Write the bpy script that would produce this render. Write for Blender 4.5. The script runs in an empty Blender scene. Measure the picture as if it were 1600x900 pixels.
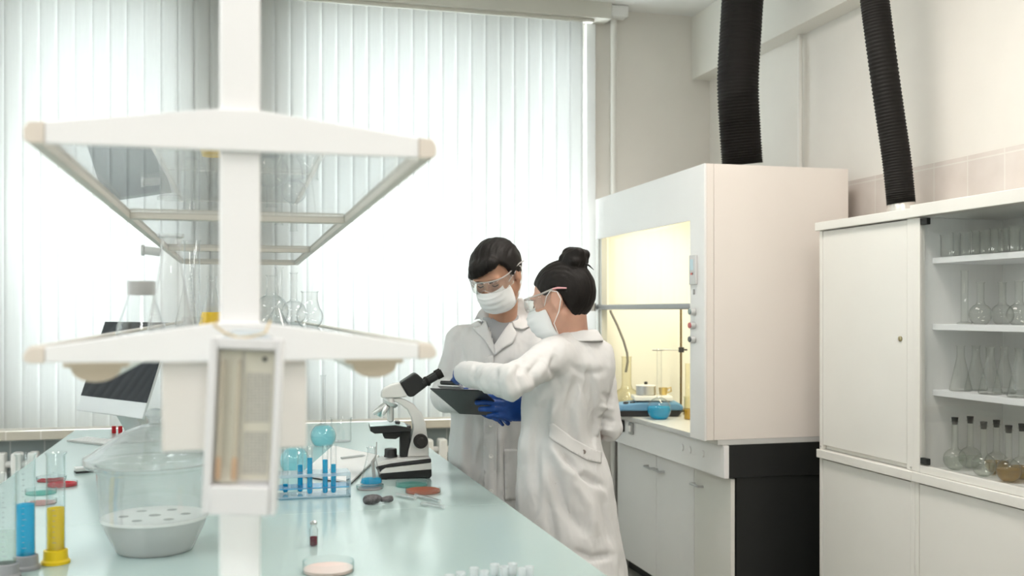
import bpy, bmesh, math, random
import numpy as np
from mathutils import Vector, Matrix, noise
from mathutils.bvhtree import BVHTree
random.seed(7)
PI = math.pi
C = bpy.context.scene.collection
# ---------------------------------------------------------------- camera model (1600 x 900 frame)
CAMH, FPX, HOR = 1.5, 1600.0, 486.0
TH = math.atan(425/1600)
RX, RY = math.cos(TH), -math.sin(TH)       # camera right in the floor plane
FX, FY = math.sin(TH), math.cos(TH)        # camera forward in the floor plane
def P(px, py, d):
    u, v = (px-800)/FPX, (HOR-py)/FPX
    return Vector((d*(FX+RX*u), d*(FY+RY*u), CAMH+v*d))
def PZ(px, py, z):
    return P(px, py, (CAMH-z)*FPX/(py-HOR))
def PXP(px, X):                            # point of the plane x = X seen in column px -> (Y, depth)
    u = (px-800)/FPX
    d = X/(FX+RX*u)
    return d*(FY+RY*u), d
# ---------------------------------------------------------------- materials
MATS = {}
def mat(name, col, rough=0.5, metal=0.0, spec=0.5, bump=0.0, bscale=60.0, var=0.0, vscale=4.0, sss=0.0, sheen=0.0, coat=0.0, trans=0.0, ior=1.45):
    if name in MATS: return MATS[name]
    m = bpy.data.materials.new(name); m.use_nodes = True
    nt = m.node_tree; b = nt.nodes['Principled BSDF']
    b.inputs['Base Color'].default_value = (*col, 1)
    b.inputs['Roughness'].default_value = rough
    b.inputs['Metallic'].default_value = metal
    b.inputs['Specular IOR Level'].default_value = spec
    b.inputs['IOR'].default_value = ior
    if sss:
        b.inputs['Subsurface Weight'].default_value = sss
        b.inputs['Subsurface Radius'].default_value = (0.012, 0.005, 0.003)
        b.inputs['Subsurface Scale'].default_value = 1.0
    if coat: b.inputs['Coat Weight'].default_value = coat
    if trans: b.inputs['Transmission Weight'].default_value = trans
    if bump or var:
        tc = nt.nodes.new('ShaderNodeTexCoord')
    if var:
        n = nt.nodes.new('ShaderNodeTexNoise'); n.inputs['Scale'].default_value = vscale; n.inputs['Detail'].default_value = 4
        nt.links.new(tc.outputs['Object'], n.inputs['Vector'])
        r = nt.nodes.new('ShaderNodeMapRange')
        r.inputs['From Min'].default_value = 0.3; r.inputs['From Max'].default_value = 0.7
        r.inputs['To Min'].default_value = 1-var; r.inputs['To Max'].default_value = 1+var
        nt.links.new(n.outputs['Fac'], r.inputs['Value'])
        mx = nt.nodes.new('ShaderNodeVectorMath'); mx.operation = 'SCALE'
        mx.inputs[0].default_value = col
        nt.links.new(r.outputs['Result'], mx.inputs['Scale'])
        nt.links.new(mx.outputs['Vector'], b.inputs['Base Color'])
    if bump:
        n = nt.nodes.new('ShaderNodeTexNoise'); n.inputs['Scale'].default_value = bscale; n.inputs['Detail'].default_value = 3
        nt.links.new(tc.outputs['Object'], n.inputs['Vector'])
        bp = nt.nodes.new('ShaderNodeBump'); bp.inputs['Strength'].default_value = bump; bp.inputs['Distance'].default_value = 0.002
        nt.links.new(n.outputs['Fac'], bp.inputs['Height']); nt.links.new(bp.outputs['Normal'], b.inputs['Normal'])
    MATS[name] = m
    return m
def glass(name, tint=(0.992, 0.994, 0.994), edge=(0.76, 0.79, 0.795), f0=0.04, rough=0.0, haze=0.0, hazecol=(0.9, 0.93, 0.95), edgepow=3.0):
    """thin clear wall: Schlick reflection over an unbent, slightly absorbing transmission (longer path at grazing angles)"""
    if name in MATS: return MATS[name]
    m = bpy.data.materials.new(name); m.use_nodes = True
    nt = m.node_tree; nt.nodes.clear(); L = nt.links
    out = nt.nodes.new('ShaderNodeOutputMaterial')
    lw = nt.nodes.new('ShaderNodeLayerWeight'); lw.inputs['Blend'].default_value = 0.5
    p5 = nt.nodes.new('ShaderNodeMath'); p5.operation = 'POWER'; p5.inputs[1].default_value = 5
    L.new(lw.outputs['Facing'], p5.inputs[0])
    ma = nt.nodes.new('ShaderNodeMath'); ma.operation = 'MULTIPLY_ADD'; ma.inputs[1].default_value = 1-f0; ma.inputs[2].default_value = f0
    L.new(p5.outputs[0], ma.inputs[0])
    pe = nt.nodes.new('ShaderNodeMath'); pe.operation = 'POWER'; pe.inputs[1].default_value = edgepow
    L.new(lw.outputs['Facing'], pe.inputs[0])
    mc = nt.nodes.new('ShaderNodeMix'); mc.data_type = 'RGBA'
    mc.inputs['A'].default_value = (*tint, 1); mc.inputs['B'].default_value = (*edge, 1)
    L.new(pe.outputs[0], mc.inputs['Factor'])
    tr = nt.nodes.new('ShaderNodeBsdfTransparent'); L.new(mc.outputs['Result'], tr.inputs['Color'])
    base = tr
    if haze:
        df = nt.nodes.new('ShaderNodeBsdfDiffuse'); df.inputs['Color'].default_value = (*hazecol, 1)
        tl = nt.nodes.new('ShaderNodeBsdfTranslucent'); tl.inputs['Color'].default_value = (*hazecol, 1)
        m0 = nt.nodes.new('ShaderNodeMixShader'); m0.inputs[0].default_value = 0.5
        L.new(df.outputs[0], m0.inputs[1]); L.new(tl.outputs[0], m0.inputs[2])
        m1 = nt.nodes.new('ShaderNodeMixShader'); m1.inputs[0].default_value = haze
        L.new(tr.outputs[0], m1.inputs[1]); L.new(m0.outputs[0], m1.inputs[2]); base = m1
    gl = nt.nodes.new('ShaderNodeBsdfGlossy'); gl.inputs['Roughness'].default_value = rough
    mx = nt.nodes.new('ShaderNodeMixShader')
    L.new(ma.outputs[0], mx.inputs[0]); L.new(base.outputs[0], mx.inputs[1]); L.new(gl.outputs[0], mx.inputs[2])
    L.new(mx.outputs[0], out.inputs['Surface'])
    MATS[name] = m
    return m
def liquid(name, col, clear=0.45):
    if name in MATS: return MATS[name]
    m = bpy.data.materials.new(name); m.use_nodes = True
    nt = m.node_tree; nt.nodes.clear(); L = nt.links
    out = nt.nodes.new('ShaderNodeOutputMaterial')
    df = nt.nodes.new('ShaderNodeBsdfDiffuse'); df.inputs['Color'].default_value = (*col, 1)
    tl = nt.nodes.new('ShaderNodeBsdfTranslucent'); tl.inputs['Color'].default_value = (*col, 1)
    tr = nt.nodes.new('ShaderNodeBsdfTransparent'); tr.inputs['Color'].default_value = (*[min(1, c**0.7) for c in col], 1)
    gl = nt.nodes.new('ShaderNodeBsdfGlossy'); gl.inputs['Roughness'].default_value = 0.02
    m0 = nt.nodes.new('ShaderNodeMixShader'); m0.inputs[0].default_value = 0.55
    L.new(df.outputs[0], m0.inputs[1]); L.new(tl.outputs[0], m0.inputs[2])
    m1 = nt.nodes.new('ShaderNodeMixShader'); m1.inputs[0].default_value = clear
    L.new(m0.outputs[0], m1.inputs[1]); L.new(tr.outputs[0], m1.inputs[2])
    m2 = nt.nodes.new('ShaderNodeMixShader'); m2.inputs[0].default_value = 0.03
    L.new(m1.outputs[0], m2.inputs[1]); L.new(gl.outputs[0], m2.inputs[2])
    L.new(m2.outputs[0], out.inputs['Surface'])
    MATS[name] = m
    return m
def emit(name, col, s):
    m = bpy.data.materials.new(name); m.use_nodes = True
    b = m.node_tree.nodes['Principled BSDF']
    b.inputs['Base Color'].default_value = (*col, 1)
    b.inputs['Emission Color'].default_value = (*col, 1); b.inputs['Emission Strength'].default_value = s
    return m
# ---------------------------------------------------------------- mesh builder
class MB:
    def __init__(s): s.v = []; s.f = []
    def add(s, vs, fs):
        n = len(s.v); s.v += [tuple(v) for v in vs]; s.f += [tuple(i+n for i in f) for f in fs]; return s
    def box(s, x0, x1, y0, y1, z0, z1, M=None):
        vs = [Vector((x, y, z)) for z in (z0, z1) for y in (y0, y1) for x in (x0, x1)]
        if M is not None: vs = [M @ v for v in vs]
        return s.add(vs, [(0, 2, 3, 1), (4, 5, 7, 6), (0, 1, 5, 4), (2, 6, 7, 3), (0, 4, 6, 2), (1, 3, 7, 5)])
    def lathe(s, prof, loc=(0, 0, 0), seg=28, M=None, close=False):
        loc = Vector(loc); rings = []; vs = []
        for r, z in prof:
            if r < 1e-6:
                rings.append([len(vs)]); vs.append(Vector((0, 0, z)))
            else:
                rings.append(list(range(len(vs), len(vs)+seg)))
                vs += [Vector((r*math.cos(2*PI*k/seg), r*math.sin(2*PI*k/seg), z)) for k in range(seg)]
        fs = []
        pairs = list(zip(rings[:-1], rings[1:]))
        if close: pairs.append((rings[-1], rings[0]))
        for a, b in pairs:
            for k in range(seg):
                k2 = (k+1) % seg
                if len(a) == 1 and len(b) == 1: continue
                if len(a) == 1: fs.append((a[0], b[k2], b[k]))
                elif len(b) == 1: fs.append((a[k], a[k2], b[0]))
                else: fs.append((a[k], a[k2], b[k2], b[k]))
        if M is not None: vs = [M @ v for v in vs]
        return s.add([v+loc for v in vs], fs)
    def cyl(s, a, b, r0, r1=None, seg=20):
        r1 = r0 if r1 is None else r1
        a, b = Vector(a), Vector(b); d = b-a; L = d.length
        M = d.to_track_quat('Z', 'Y').to_matrix()
        return s.lathe([(0, 0), (r0, 0), (r1, L), (0, L)], a, seg, M)
    def tube(s, pts, r, seg=10, cap=True):
        pts = [Vector(p) for p in pts]; n = len(pts)
        rs = r if isinstance(r, (list, tuple)) else [r]*n
        vs = []; fs = []; ref = None
        for i, p in enumerate(pts):
            t = (pts[min(i+1, n-1)]-pts[max(i-1, 0)]).normalized()
            if ref is None: ref = t.orthogonal().normalized()
            ref = (ref - t*ref.dot(t)).normalized(); bi = t.cross(ref)
            vs += [p + rs[i]*(math.cos(2*PI*k/seg)*ref+math.sin(2*PI*k/seg)*bi) for k in range(seg)]
        for i in range(n-1):
            for k in range(seg):
                k2 = (k+1) % seg
                fs.append((i*seg+k, i*seg+k2, (i+1)*seg+k2, (i+1)*seg+k))
        if cap:
            fs.append(tuple(reversed(range(seg)))); fs.append(tuple(range((n-1)*seg, n*seg)))
        return s.add(vs, fs)
    def prism(s, pts, t0, t1, axis='y', M=None):
        """2-D outline extruded along axis; pts are (x,z) for 'y', (x,y) for 'z', (y,z) for 'x'"""
        def q(a, b, t): return Vector((a, t, b)) if axis == 'y' else Vector((a, b, t)) if axis == 'z' else Vector((t, a, b))
        n = len(pts)
        vs = [q(a, b, t0) for a, b in pts]+[q(a, b, t1) for a, b in pts]
        if M is not None: vs = [M @ v for v in vs]
        fs = [tuple(range(n)), tuple(range(2*n-1, n-1, -1))]+[(i, i+n, (i+1) % n+n, (i+1) % n) for i in range(n)]
        return s.add(vs, fs)
    def mesh(s, name, bevel=0, segs=2, smooth=True, angle=40):
        me = bpy.data.meshes.new(name); me.from_pydata(s.v, [], s.f); me.validate()
        bm = bmesh.new(); bm.from_mesh(me)
        bmesh.ops.recalc_face_normals(bm, faces=bm.faces)
        if bevel:
            es = [e for e in bm.edges if len(e.link_faces) == 2 and e.calc_face_angle(0) > 0.5]
            bmesh.ops.bevel(bm, geom=es, offset=bevel, segments=segs, profile=0.5, affect='EDGES', clamp_overlap=True)
        bm.to_mesh(me); bm.free()
        if smooth:
            me.polygons.foreach_set('use_smooth', [True]*len(me.polygons))
            me.set_sharp_from_angle(angle=math.radians(min(angle, 20) if bevel else angle))
        return me
def link(name, me, m, parent=None):
    o = bpy.data.objects.new(name, me); C.objects.link(o)
    if m is not None and not me.materials: me.materials.append(m)
    if parent is not None: o.parent = parent
    return o
def ob(name, mb, m, parent=None, bevel=0, segs=2, smooth=True, angle=40):
    return link(name, mb.mesh(name, bevel, segs, smooth, angle), m, parent)
def tag(o, label=None, cat=None, group=None, kind=None):
    if label: o['label'] = label
    if cat: o['category'] = cat
    if group: o['group'] = group
    if kind: o['kind'] = kind
    return o
def thing(name, label, cat, loc=(0, 0, 0), rz=0, group=None):
    o = bpy.data.objects.new(name, None); C.objects.link(o)
    o.empty_display_size = 0.05
    o.location = loc; o.rotation_euler = (0, 0, rz)
    return tag(o, label, cat, group)
def struct(name, mb, m, parent=None, bevel=0, **k):
    o = ob(name, mb, m, parent, bevel, **k)
    if parent is None: o['kind'] = 'structure'
    return o
CACHE = {}
def cached(key, fn, **k):
    if key not in CACHE: CACHE[key] = fn().mesh(key, **k)
    return CACHE[key]
def copy_tree(o, parent=None):
    c = o.copy(); C.objects.link(c)
    if parent is not None: c.parent = parent
    for ch in list(o.children): copy_tree(ch, c)
    return c
# ---------------------------------------------------------------- palette
WALL = mat('wall paint', (0.76, 0.735, 0.685), 0.8, bump=0.05, bscale=90, var=0.02)
CEIL = mat('ceiling paint', (0.86, 0.86, 0.84), 0.85, bump=0.05)
WHITE = mat('white plastic', (0.82, 0.82, 0.80), 0.35)
POSTW = mat('white enamel', (0.86, 0.865, 0.87), 0.3)
HOODW = mat('white laminate', (0.83, 0.82, 0.81), 0.35, var=0.01)
HOODS = mat('cream laminate', (0.80, 0.745, 0.695), 0.4, var=0.01)
CABW = mat('pale cabinet enamel', (0.77, 0.76, 0.715), 0.38, var=0.012)
BLACK = mat('black laminate', (0.012, 0.013, 0.013), 0.45)
RUBBER = mat('black rubber', (0.011, 0.010, 0.009), 0.65, spec=0.25)
DARK = mat('dark plastic', (0.02, 0.02, 0.022), 0.4)
STEEL = mat('steel', (0.62, 0.62, 0.62), 0.28, 1.0)
GREYM = mat('grey metal', (0.42, 0.42, 0.41), 0.4, 0.6)
ALU = mat('aluminium', (0.70, 0.70, 0.69), 0.35, 0.8)
BENCHM = mat('bench top', (0.425, 0.545, 0.53), 0.15, spec=0.42)
BENCHB = mat('bench body', (0.72, 0.74, 0.73), 0.4)
BEIGE = mat('beige plastic', (0.58, 0.50, 0.385), 0.45)
GL = glass('clear glass')
GLC = glass('clear cabinet glass', (0.985, 0.988, 0.98), (0.84, 0.85, 0.83))
GLY = glass('fume hood glass', (0.985, 0.975, 0.92), (0.82, 0.78, 0.62))
PANE = glass('glass pane', (0.985, 0.99, 0.987), (0.95, 0.965, 0.96))
FROST = glass('frosted glass', haze=0.55)
ACRYL = glass('acrylic', (0.93, 0.975, 0.99), (0.70, 0.86, 0.93), haze=0.34, hazecol=(0.86, 0.95, 1.0))
PETRI = glass('petri glass', (0.975, 0.99, 0.99), (0.68, 0.81, 0.81))
BLUE = liquid('blue liquid', (0.01, 0.60, 0.88), 0.42)
BLUEL = liquid('pale blue liquid', (0.48, 0.87, 0.94), 0.62)
TEALL = liquid('teal agar', (0.42, 0.80, 0.75), 0.65)
YEL = liquid('yellow liquid', (1.0, 0.76, 0.03), 0.2)
PINK = liquid('pink agar', (0.86, 0.42, 0.36), 0.25)
RED = liquid('red agar', (0.72, 0.05, 0.08), 0.2)
ORNG = liquid('orange agar', (0.76, 0.33, 0.22), 0.35)
WINE = liquid('dark red liquid', (0.22, 0.005, 0.04), 0.2)
CLEARL = liquid('clear liquid', (0.90, 0.93, 0.90), 0.92)
# ================================================================ ROOM
YW, XR, XL, YB, ZC = 5.83, 2.82, -3.4, -2.6, 3.32
struct('floor', MB().box(XL-.2, XR+.2, YB-.2, YW+.3, -0.1, 0), mat('floor vinyl', (0.30, 0.30, 0.27), 0.45, var=0.06, vscale=6))
struct('ceiling', MB().box(XL-.2, XR+.2, YB-.2, YW+.3, ZC, ZC+.1), CEIL)
WT = 0.16
ZS, ZT = 0.88, 3.22
A0, A1, B0, B1 = -1.17, -0.30, 0.27, 1.99
wb = MB()
wb.box(XL-.2, XR+.2, YW, YW+WT, 0, ZS).box(XL-.2, XR+.2, YW, YW+WT, ZT, ZC)
C0, C1 = -3.2, -1.45
wb.box(XL-.2, C0, YW, YW+WT, ZS, ZT).box(C1, A0, YW, YW+WT, ZS, ZT).box(A1, B0, YW, YW+WT, ZS, ZT).box(B1, XR+.2, YW, YW+WT, ZS, ZT)
struct('wall_back', wb, WALL)
struct('wall_right', MB().box(XR, XR+.2, YB-.2, YW, 0, ZC), WALL)
struct('wall_left', MB().box(XL-.3, XL, YB-.2, YW, 0, ZS).box(XL-.3, XL, YB-.2, YW, ZT, ZC).box(XL-.3, XL, YB-.2, 1.2, ZS, ZT).box(XL-.3, XL, 4.4, YW, ZS, ZT), WALL)
struct('wall_front', MB().box(XL, XR, YB-.2, YB, 0, ZC), WALL)
# ceiling beam along the right wall
struct('trim_1', MB().box(2.70, XR-.0005, YB, YW-.0005, 2.93, ZC-.0005), mat('beam paint', (0.76, 0.745, 0.69), 0.8))
# marble tile band on the right wall above the cabinets
def tilemat():
    m = mat('pinkish marble tile', (0.62, 0.52, 0.47), 0.25)
    nt = m.node_tree; b = nt.nodes['Principled BSDF']; L = nt.links
    tc = nt.nodes.new('ShaderNodeTexCoord')
    sp = nt.nodes.new('ShaderNodeSeparateXYZ'); L.new(tc.outputs['Object'], sp.inputs[0])
    cb = nt.nodes.new('ShaderNodeCombineXYZ'); L.new(sp.outputs['Y'], cb.inputs[0]); L.new(sp.outputs['Z'], cb.inputs[1])
    br = nt.nodes.new('ShaderNodeTexBrick'); br.offset = 0
    br.inputs['Scale'].default_value = 1; br.inputs['Brick Width'].default_value = 0.205; br.inputs['Row Height'].default_value = 0.30
    br.inputs['Mortar Size'].default_value = 0.003
    br.inputs['Color1'].default_value = (0.66, 0.60, 0.555, 1); br.inputs['Color2'].default_value = (0.64, 0.585, 0.545, 1); br.inputs['Mortar'].default_value = (0.71, 0.68, 0.63, 1)
    L.new(cb.outputs[0], br.inputs['Vector'])
    n = nt.nodes.new('ShaderNodeTexNoise'); n.inputs['Scale'].default_value = 5; n.inputs['Detail'].default_value = 6
    L.new(tc.outputs['Object'], n.inputs['Vector'])
    mx = nt.nodes.new('ShaderNodeMix'); mx.data_type = 'RGBA'; mx.blend_type = 'SOFT_LIGHT'; mx.inputs['Factor'].default_value = 0.5
    L.new(br.outputs['Color'], mx.inputs['A']); L.new(n.outputs['Fac'], mx.inputs['B'])
    L.new(mx.outputs['Result'], b.inputs['Base Color'])
    return m
struct('trim_2', MB().box(XR-.012, XR-.0005, YB, 4.9, 0.9, 2.12), tilemat())
# tiled window sill and the tile strip under it
def gridmat(name, c1, c2, mortar, w, h, ms=0.004, rough=0.3):
    m = mat(name, c1, rough)
    nt = m.node_tree; b = nt.nodes['Principled BSDF']; L = nt.links
    tc = nt.nodes.new('ShaderNodeTexCoord')
    sp = nt.nodes.new('ShaderNodeSeparateXYZ'); L.new(tc.outputs['Object'], sp.inputs[0])
    cb = nt.nodes.new('ShaderNodeCombineXYZ'); L.new(sp.outputs['X'], cb.inputs[0]); L.new(sp.outputs['Z'], cb.inputs[1])
    br = nt.nodes.new('ShaderNodeTexBrick'); br.offset = 0
    br.inputs['Scale'].default_value = 1; br.inputs['Brick Width'].default_value = w; br.inputs['Row Height'].default_value = h
    br.inputs['Mortar Size'].default_value = ms
    br.inputs['Color1'].default_value = (*c1, 1); br.inputs['Color2'].default_value = (*c2, 1); br.inputs['Mortar'].default_value = (*mortar, 1)
    L.new(cb.outputs[0], br.inputs['Vector']); L.new(br.outputs['Color'], b.inputs['Base Color'])
    return m
struct('trim_3', MB().box(-3.3, 2.06, 5.712, YW-.0005, 0.838, 0.882), gridmat('beige sill tile', (0.56, 0.52, 0.44), (0.52, 0.49, 0.42), (0.66, 0.63, 0.58), 0.165, 0.5), bevel=0.003)
struct('trim_4', MB().box(-1.9, 2.06, YW-.012, YW-.0005, 0.0, 0.837), gridmat('blue grey wall tile', (0.40, 0.46, 0.46), (0.37, 0.44, 0.45), (0.60, 0.64, 0.63), 0.165, 0.165))
# window casing strips beside the blind
struct('trim_5', MB().box(2.00, 2.06, YW-.03, YW-.0005, 0.884, ZT), mat('casing paint', (0.80, 0.82, 0.82), 0.5), bevel=0.004)
struct('trim_6', MB().box(XL+.001, 2.12, YW-.14, YW-.0005, 3.2255, ZC-.0005), mat('valance paint', (0.66, 0.645, 0.585), 0.7))
# windows: frame > glass
WF = mat('window frame', (0.80, 0.81, 0.80), 0.4)
def window(nm, x0, x1, mull):
    f = MB(); y0, y1 = YW+.09, YW+.14; t = 0.05
    f.box(x0, x1, y0, y1, ZS, ZS+t).box(x0, x1, y0, y1, ZT-t, ZT).box(x0, x0+t, y0, y1, ZS+t, ZT-t).box(x1-t, x1, y0, y1, ZS+t, ZT-t)
    for mx in mull: f.box(mx-.055, mx+.055, y0, y1, ZS+t, ZT-t)
    f.box(x0+t, x1-t, y0+.01, y1-.01, 2.43, 2.46)
    o = struct(nm, f, WF, bevel=0)
    ob('window_glass', MB().box(x0+t, x1-t, YW+.11, YW+.118, ZS+t, ZT-t), PANE, o)
window('window_1', A0, A1, [])
window('window_2', B0, B1, [1.455])
window('window_4', C0, C1, [])
f3 = MB(); x0_, x1_ = XL-.22, XL-.16
f3.box(x0_, x1_, 1.2, 4.4, ZS, ZS+.06).box(x0_, x1_, 1.2, 4.4, ZT-.06, ZT)
for yy in (1.2, 2.77, 4.34): f3.box(x0_, x1_, yy, yy+.06, ZS+.06, ZT-.06)
w3 = struct('window_3', f3, WF)
ob('window_glass', MB().box(XL-.195, XL-.185, 1.26, 4.34, ZS+.06, ZT-.06), PANE, w3)
# vertical blind: overlapping fabric slats
def slatmat():
    m = bpy.data.materials.new('blind fabric'); m.use_nodes = True
    nt = m.node_tree; nt.nodes.clear(); L = nt.links
    out = nt.nodes.new('ShaderNodeOutputMaterial')
    tc = nt.nodes.new('ShaderNodeTexCoord'); n = nt.nodes.new('ShaderNodeTexNoise'); n.inputs['Scale'].default_value = 25
    mp = nt.nodes.new('ShaderNodeMapping'); mp.inputs['Scale'].default_value = (6, 6, 0.3)
    L.new(tc.outputs['Object'], mp.inputs[0]); L.new(mp.outputs[0], n.inputs['Vector'])
    cr = nt.nodes.new('ShaderNodeMapRange'); cr.inputs['To Min'].default_value = 0.94; cr.inputs['To Max'].default_value = 1.0
    L.new(n.outputs['Fac'], cr.inputs['Value'])
    vm = nt.nodes.new('ShaderNodeVectorMath'); vm.operation = 'SCALE'; vm.inputs[0].default_value = (0.78, 0.79, 0.78)
    L.new(cr.outputs[0], vm.inputs['Scale'])
    df = nt.nodes.new('ShaderNodeBsdfDiffuse'); tl = nt.nodes.new('ShaderNodeBsdfTranslucent')
    L.new(vm.outputs[0], df.inputs['Color']); L.new(vm.outputs[0], tl.inputs['Color'])
    mx = nt.nodes.new('ShaderNodeMixShader'); mx.inputs[0].default_value = 0.36
    L.new(df.outputs[0], mx.inputs[1]); L.new(tl.outputs[0], mx.inputs[2]); L.new(mx.outputs[0], out.inputs['Surface'])
    return m
SLAT = slatmat()
bl = thing('vertical_blind', 'white vertical slat blind drawn across the whole back window wall', 'blind', (0.42, 5.74, 0.8845))
sl = MB(); pitch = 0.0845; x = -1.63
random.seed(3)
while x < 1.54:
    ang = math.radians(3.2+random.uniform(-.8, .8)); w = 0.0866
    pts = []
    for k in range(5):
        t = k/4-.5
        pts.append((x+t*w*math.cos(ang), t*w*math.sin(ang)-0.0015*(1-4*t*t)))
    n = len(pts)
    th = 0.0005
    vs = [Vector((a, b, z)) for z in (0.0, 2.322) for a, b in pts]
    sl.add(vs, [(i, i+1, n+i+1, n+i) for i in range(n-1)])
    x += pitch
slats = ob('slats', sl, SLAT, bl)
md = slats.modifiers.new('s', 'SOLIDIFY'); md.thickness = 0.0006
ob('head_rail', MB().box(-1.68, 1.60, -.022, .022, 2.3225, 2.3395), MATS['valance paint'], bl)
ch = MB(); x = -1.63
while x < 1.54:
    ch.box(x-.042, x+.042, -.006, .006, 0, 0.013); x += pitch
ob('slat_weights', ch, mat('slat weight', (0.72, 0.71, 0.66), 0.5), bl)
bl3 = thing('vertical_blind', 'slat blind on the back wall beyond the left frame edge', 'blind', (-2.32, 5.74, .8845))
sl = MB(); x = -.90
while x < .90:
    ang = math.radians(40); w = .0866
    sl.add([Vector((x+t_*w*math.cos(ang), t_*w*math.sin(ang), z)) for z in (0, 2.322) for t_ in (-.5, .5)], [(0, 1, 3, 2)]); x += .0845
s3 = ob('slats', sl, SLAT, bl3); s3.modifiers.new('s', 'SOLIDIFY').thickness = .0006
ob('head_rail', MB().box(-.95, .95, -.022, .022, 2.3225, 2.3395), MATS['valance paint'], bl3)
bl2 = thing('vertical_blind', 'second slat blind on the left side wall window', 'blind', (XL+.08, 2.8, .895), PI/2)
sl = MB(); x = -1.70
while x < 1.70:
    ang = math.radians(14); w = .0885
    sl.add([Vector((x+t_*w*math.cos(ang), t_*w*math.sin(ang), z)) for z in (0, 2.33) for t_ in (-.5, .5)], [(0, 1, 3, 2)]); x += .0845
s2 = ob('slats', sl, SLAT, bl2); s2.modifiers.new('s', 'SOLIDIFY').thickness = .0006
ob('head_rail', MB().box(-1.75, 1.75, -.022, .022, 2.331, 2.37), WHITE, bl2, bevel=.003)
# steam pipe in the corner, and its bracket box under the ceiling
pp, d_ = PXP(952, 2.165)
tag(ob('heating_pipe', MB().tube([(2.165, 5.78, 0.02), (2.165, 5.78, 3.25)], 0.018, 14), mat('pipe paint', (0.78, 0.77, 0.73), 0.4)), 'pale painted vertical pipe running up the wall right of the blind', 'pipe')
tag(ob('junction_box', MB().box(2.125, 2.235, 5.71, 5.80, 3.252, 3.318), WHITE, None, .006), 'small white box under the ceiling on top of the vertical wall pipe', 'box')
y_, d_ = PXP(1250, 2.795)
tag(ob('wall_pipe', MB().tube([(2.795, y_, 1.2), (2.795, y_, 2.925)], 0.013, 12), MATS['pipe paint']), 'thin painted pipe on the right wall between the two black hoses', 'pipe')
# radiators below the sill
def radiator(x0, x1, label):
    t = thing('radiator', label, 'radiator', ((x0+x1)/2, 5.69, 0.12), 0, 'radiators under the window sill')
    w = x1-x0; n = int(w/0.075)
    for k in range(n):
        xx = -w/2+(k+.5)*w/n
        link('radiator_section', cached('radiator_section', lambda: MB().box(-.024, .024, -.045, .045, 0.02, .66), bevel=.010), WHITE, t).location.x = xx
    ob('header_pipe', MB().cyl((-w/2, 0, .60), (w/2+.06, 0, .60), .018).cyl((-w/2, 0, .08), (w/2+.06, 0, .08), .018), WHITE, t)
    for fx in (-w/2+.065, w/2-.065): ob('foot', MB().box(fx-.015, fx+.015, -.03, .03, -.12, .03), WHITE, t)
radiator(-1.75, -0.75, 'white ribbed radiator under the sill at the left of the bench')
radiator(0.35, 1.30, 'white ribbed radiator under the sill behind the microscope')
# ceiling luminaires (the room's own lamps, plus one added behind the camera for front light)
LAMPM = emit('lamp diffuser', (1.0, 0.95, 0.88), 4.0)
def ceiling_lamp(x, y, lab, k=1.0, col=(1.0, 0.88, 0.78)):
    t = thing('ceiling_light', lab, 'ceiling light', (x, y, ZC), 0, 'ceiling lights')
    ob('lamp_housing', MB().box(-.32, .32, -.62, .62, -.06, -.0005), WHITE, t, .004)
    ob('diffuser', MB().box(-.29, .29, -.59, .59, -.068, -.061), LAMPM, t)
    L = bpy.data.lights.new('lamp', 'AREA'); L.shape = 'RECTANGLE'; L.size = .56; L.size_y = 1.16; L.energy = LAMP_W*k; L.color = col
    o = bpy.data.objects.new('lamp_tube', L); C.objects.link(o); o.parent = t; o.location = (0, 0, -.075)
LAMP_W = 27
for (x, y, lab) in ((1.5, 0.6, 'rectangular ceiling light above the near end of the cabinets'), (1.5, 3.1, 'rectangular ceiling light over the aisle by the two people'),
                    (-1.5, 0.6, 'rectangular ceiling light at the near left of the room'), (-2.3, 1.9, 'rectangular ceiling light left of the long bench'),
                    (0.2, -1.2, 'unseen ceiling light added behind the camera for front light')):
    ceiling_lamp(x, y, lab, 1.0 if x > 1 else 1.05, (1.0, 0.92, 0.855) if x > 1 else (0.97, 0.98, 1.0))
# ================================================================ FUME HOOD
HX, HXB = 1.995, 2.72            # front and back of the upper hood
HY0, HY1 = 4.18, 5.62            # right and left end
ZWK = 0.925
fh = thing('fume_hood', 'large white fume hood with lit interior and black lower side', 'fume hood', (2.36, 4.9, 0), 0)
def w(mb):  # world -> hood local
    mb.v = [(a-2.36, b-4.9, c) for a, b, c in mb.v]; return mb
ob('hood_shell', w(MB().box(HX+.012, HXB, HY0+.006, HY0+.03, .925, 2.15)          # right side
   .box(HX+.012, HXB, HY1-.02, HY1, .925, 2.15)                                   # left side
   .box(HXB-.02, HXB, HY0+.03, HY1-.02, .925, 2.15)
   .box(HX+.012, HXB-.02, HY0+.03, HY1-.02, 2.13, 2.15)), HOODS, fh, .002)
ob('side_panel', w(MB().box(HX+.0115, HX+.045, HY0, HY0+.0055, .925, 2.157).box(HX+.047, HXB, HY0, HY0+.0055, .925, 2.157)), HOODS, fh)
ob('front_header', w(MB().prism([(HY0, 2.157), (HY1, 2.147), (HY1, 1.915), (HY0+.15, 1.915), (HY0+.15, .922), (HY0, .922)], HX, HX+.011, 'x')), HOODW, fh, .0015)
ob('frame_post', w(MB().box(HX, HX+.025, HY1-.05, HY1, ZWK, 1.914).box(HX+.005, HX+.04, HY1-.085, HY1-.051, ZWK, 1.914)), mat('hood post', (0.52, 0.52, 0.48), 0.4, 0.3), fh, .002)
CRE = mat('hood liner', (0.86, 0.845, 0.76), 0.45)
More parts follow.
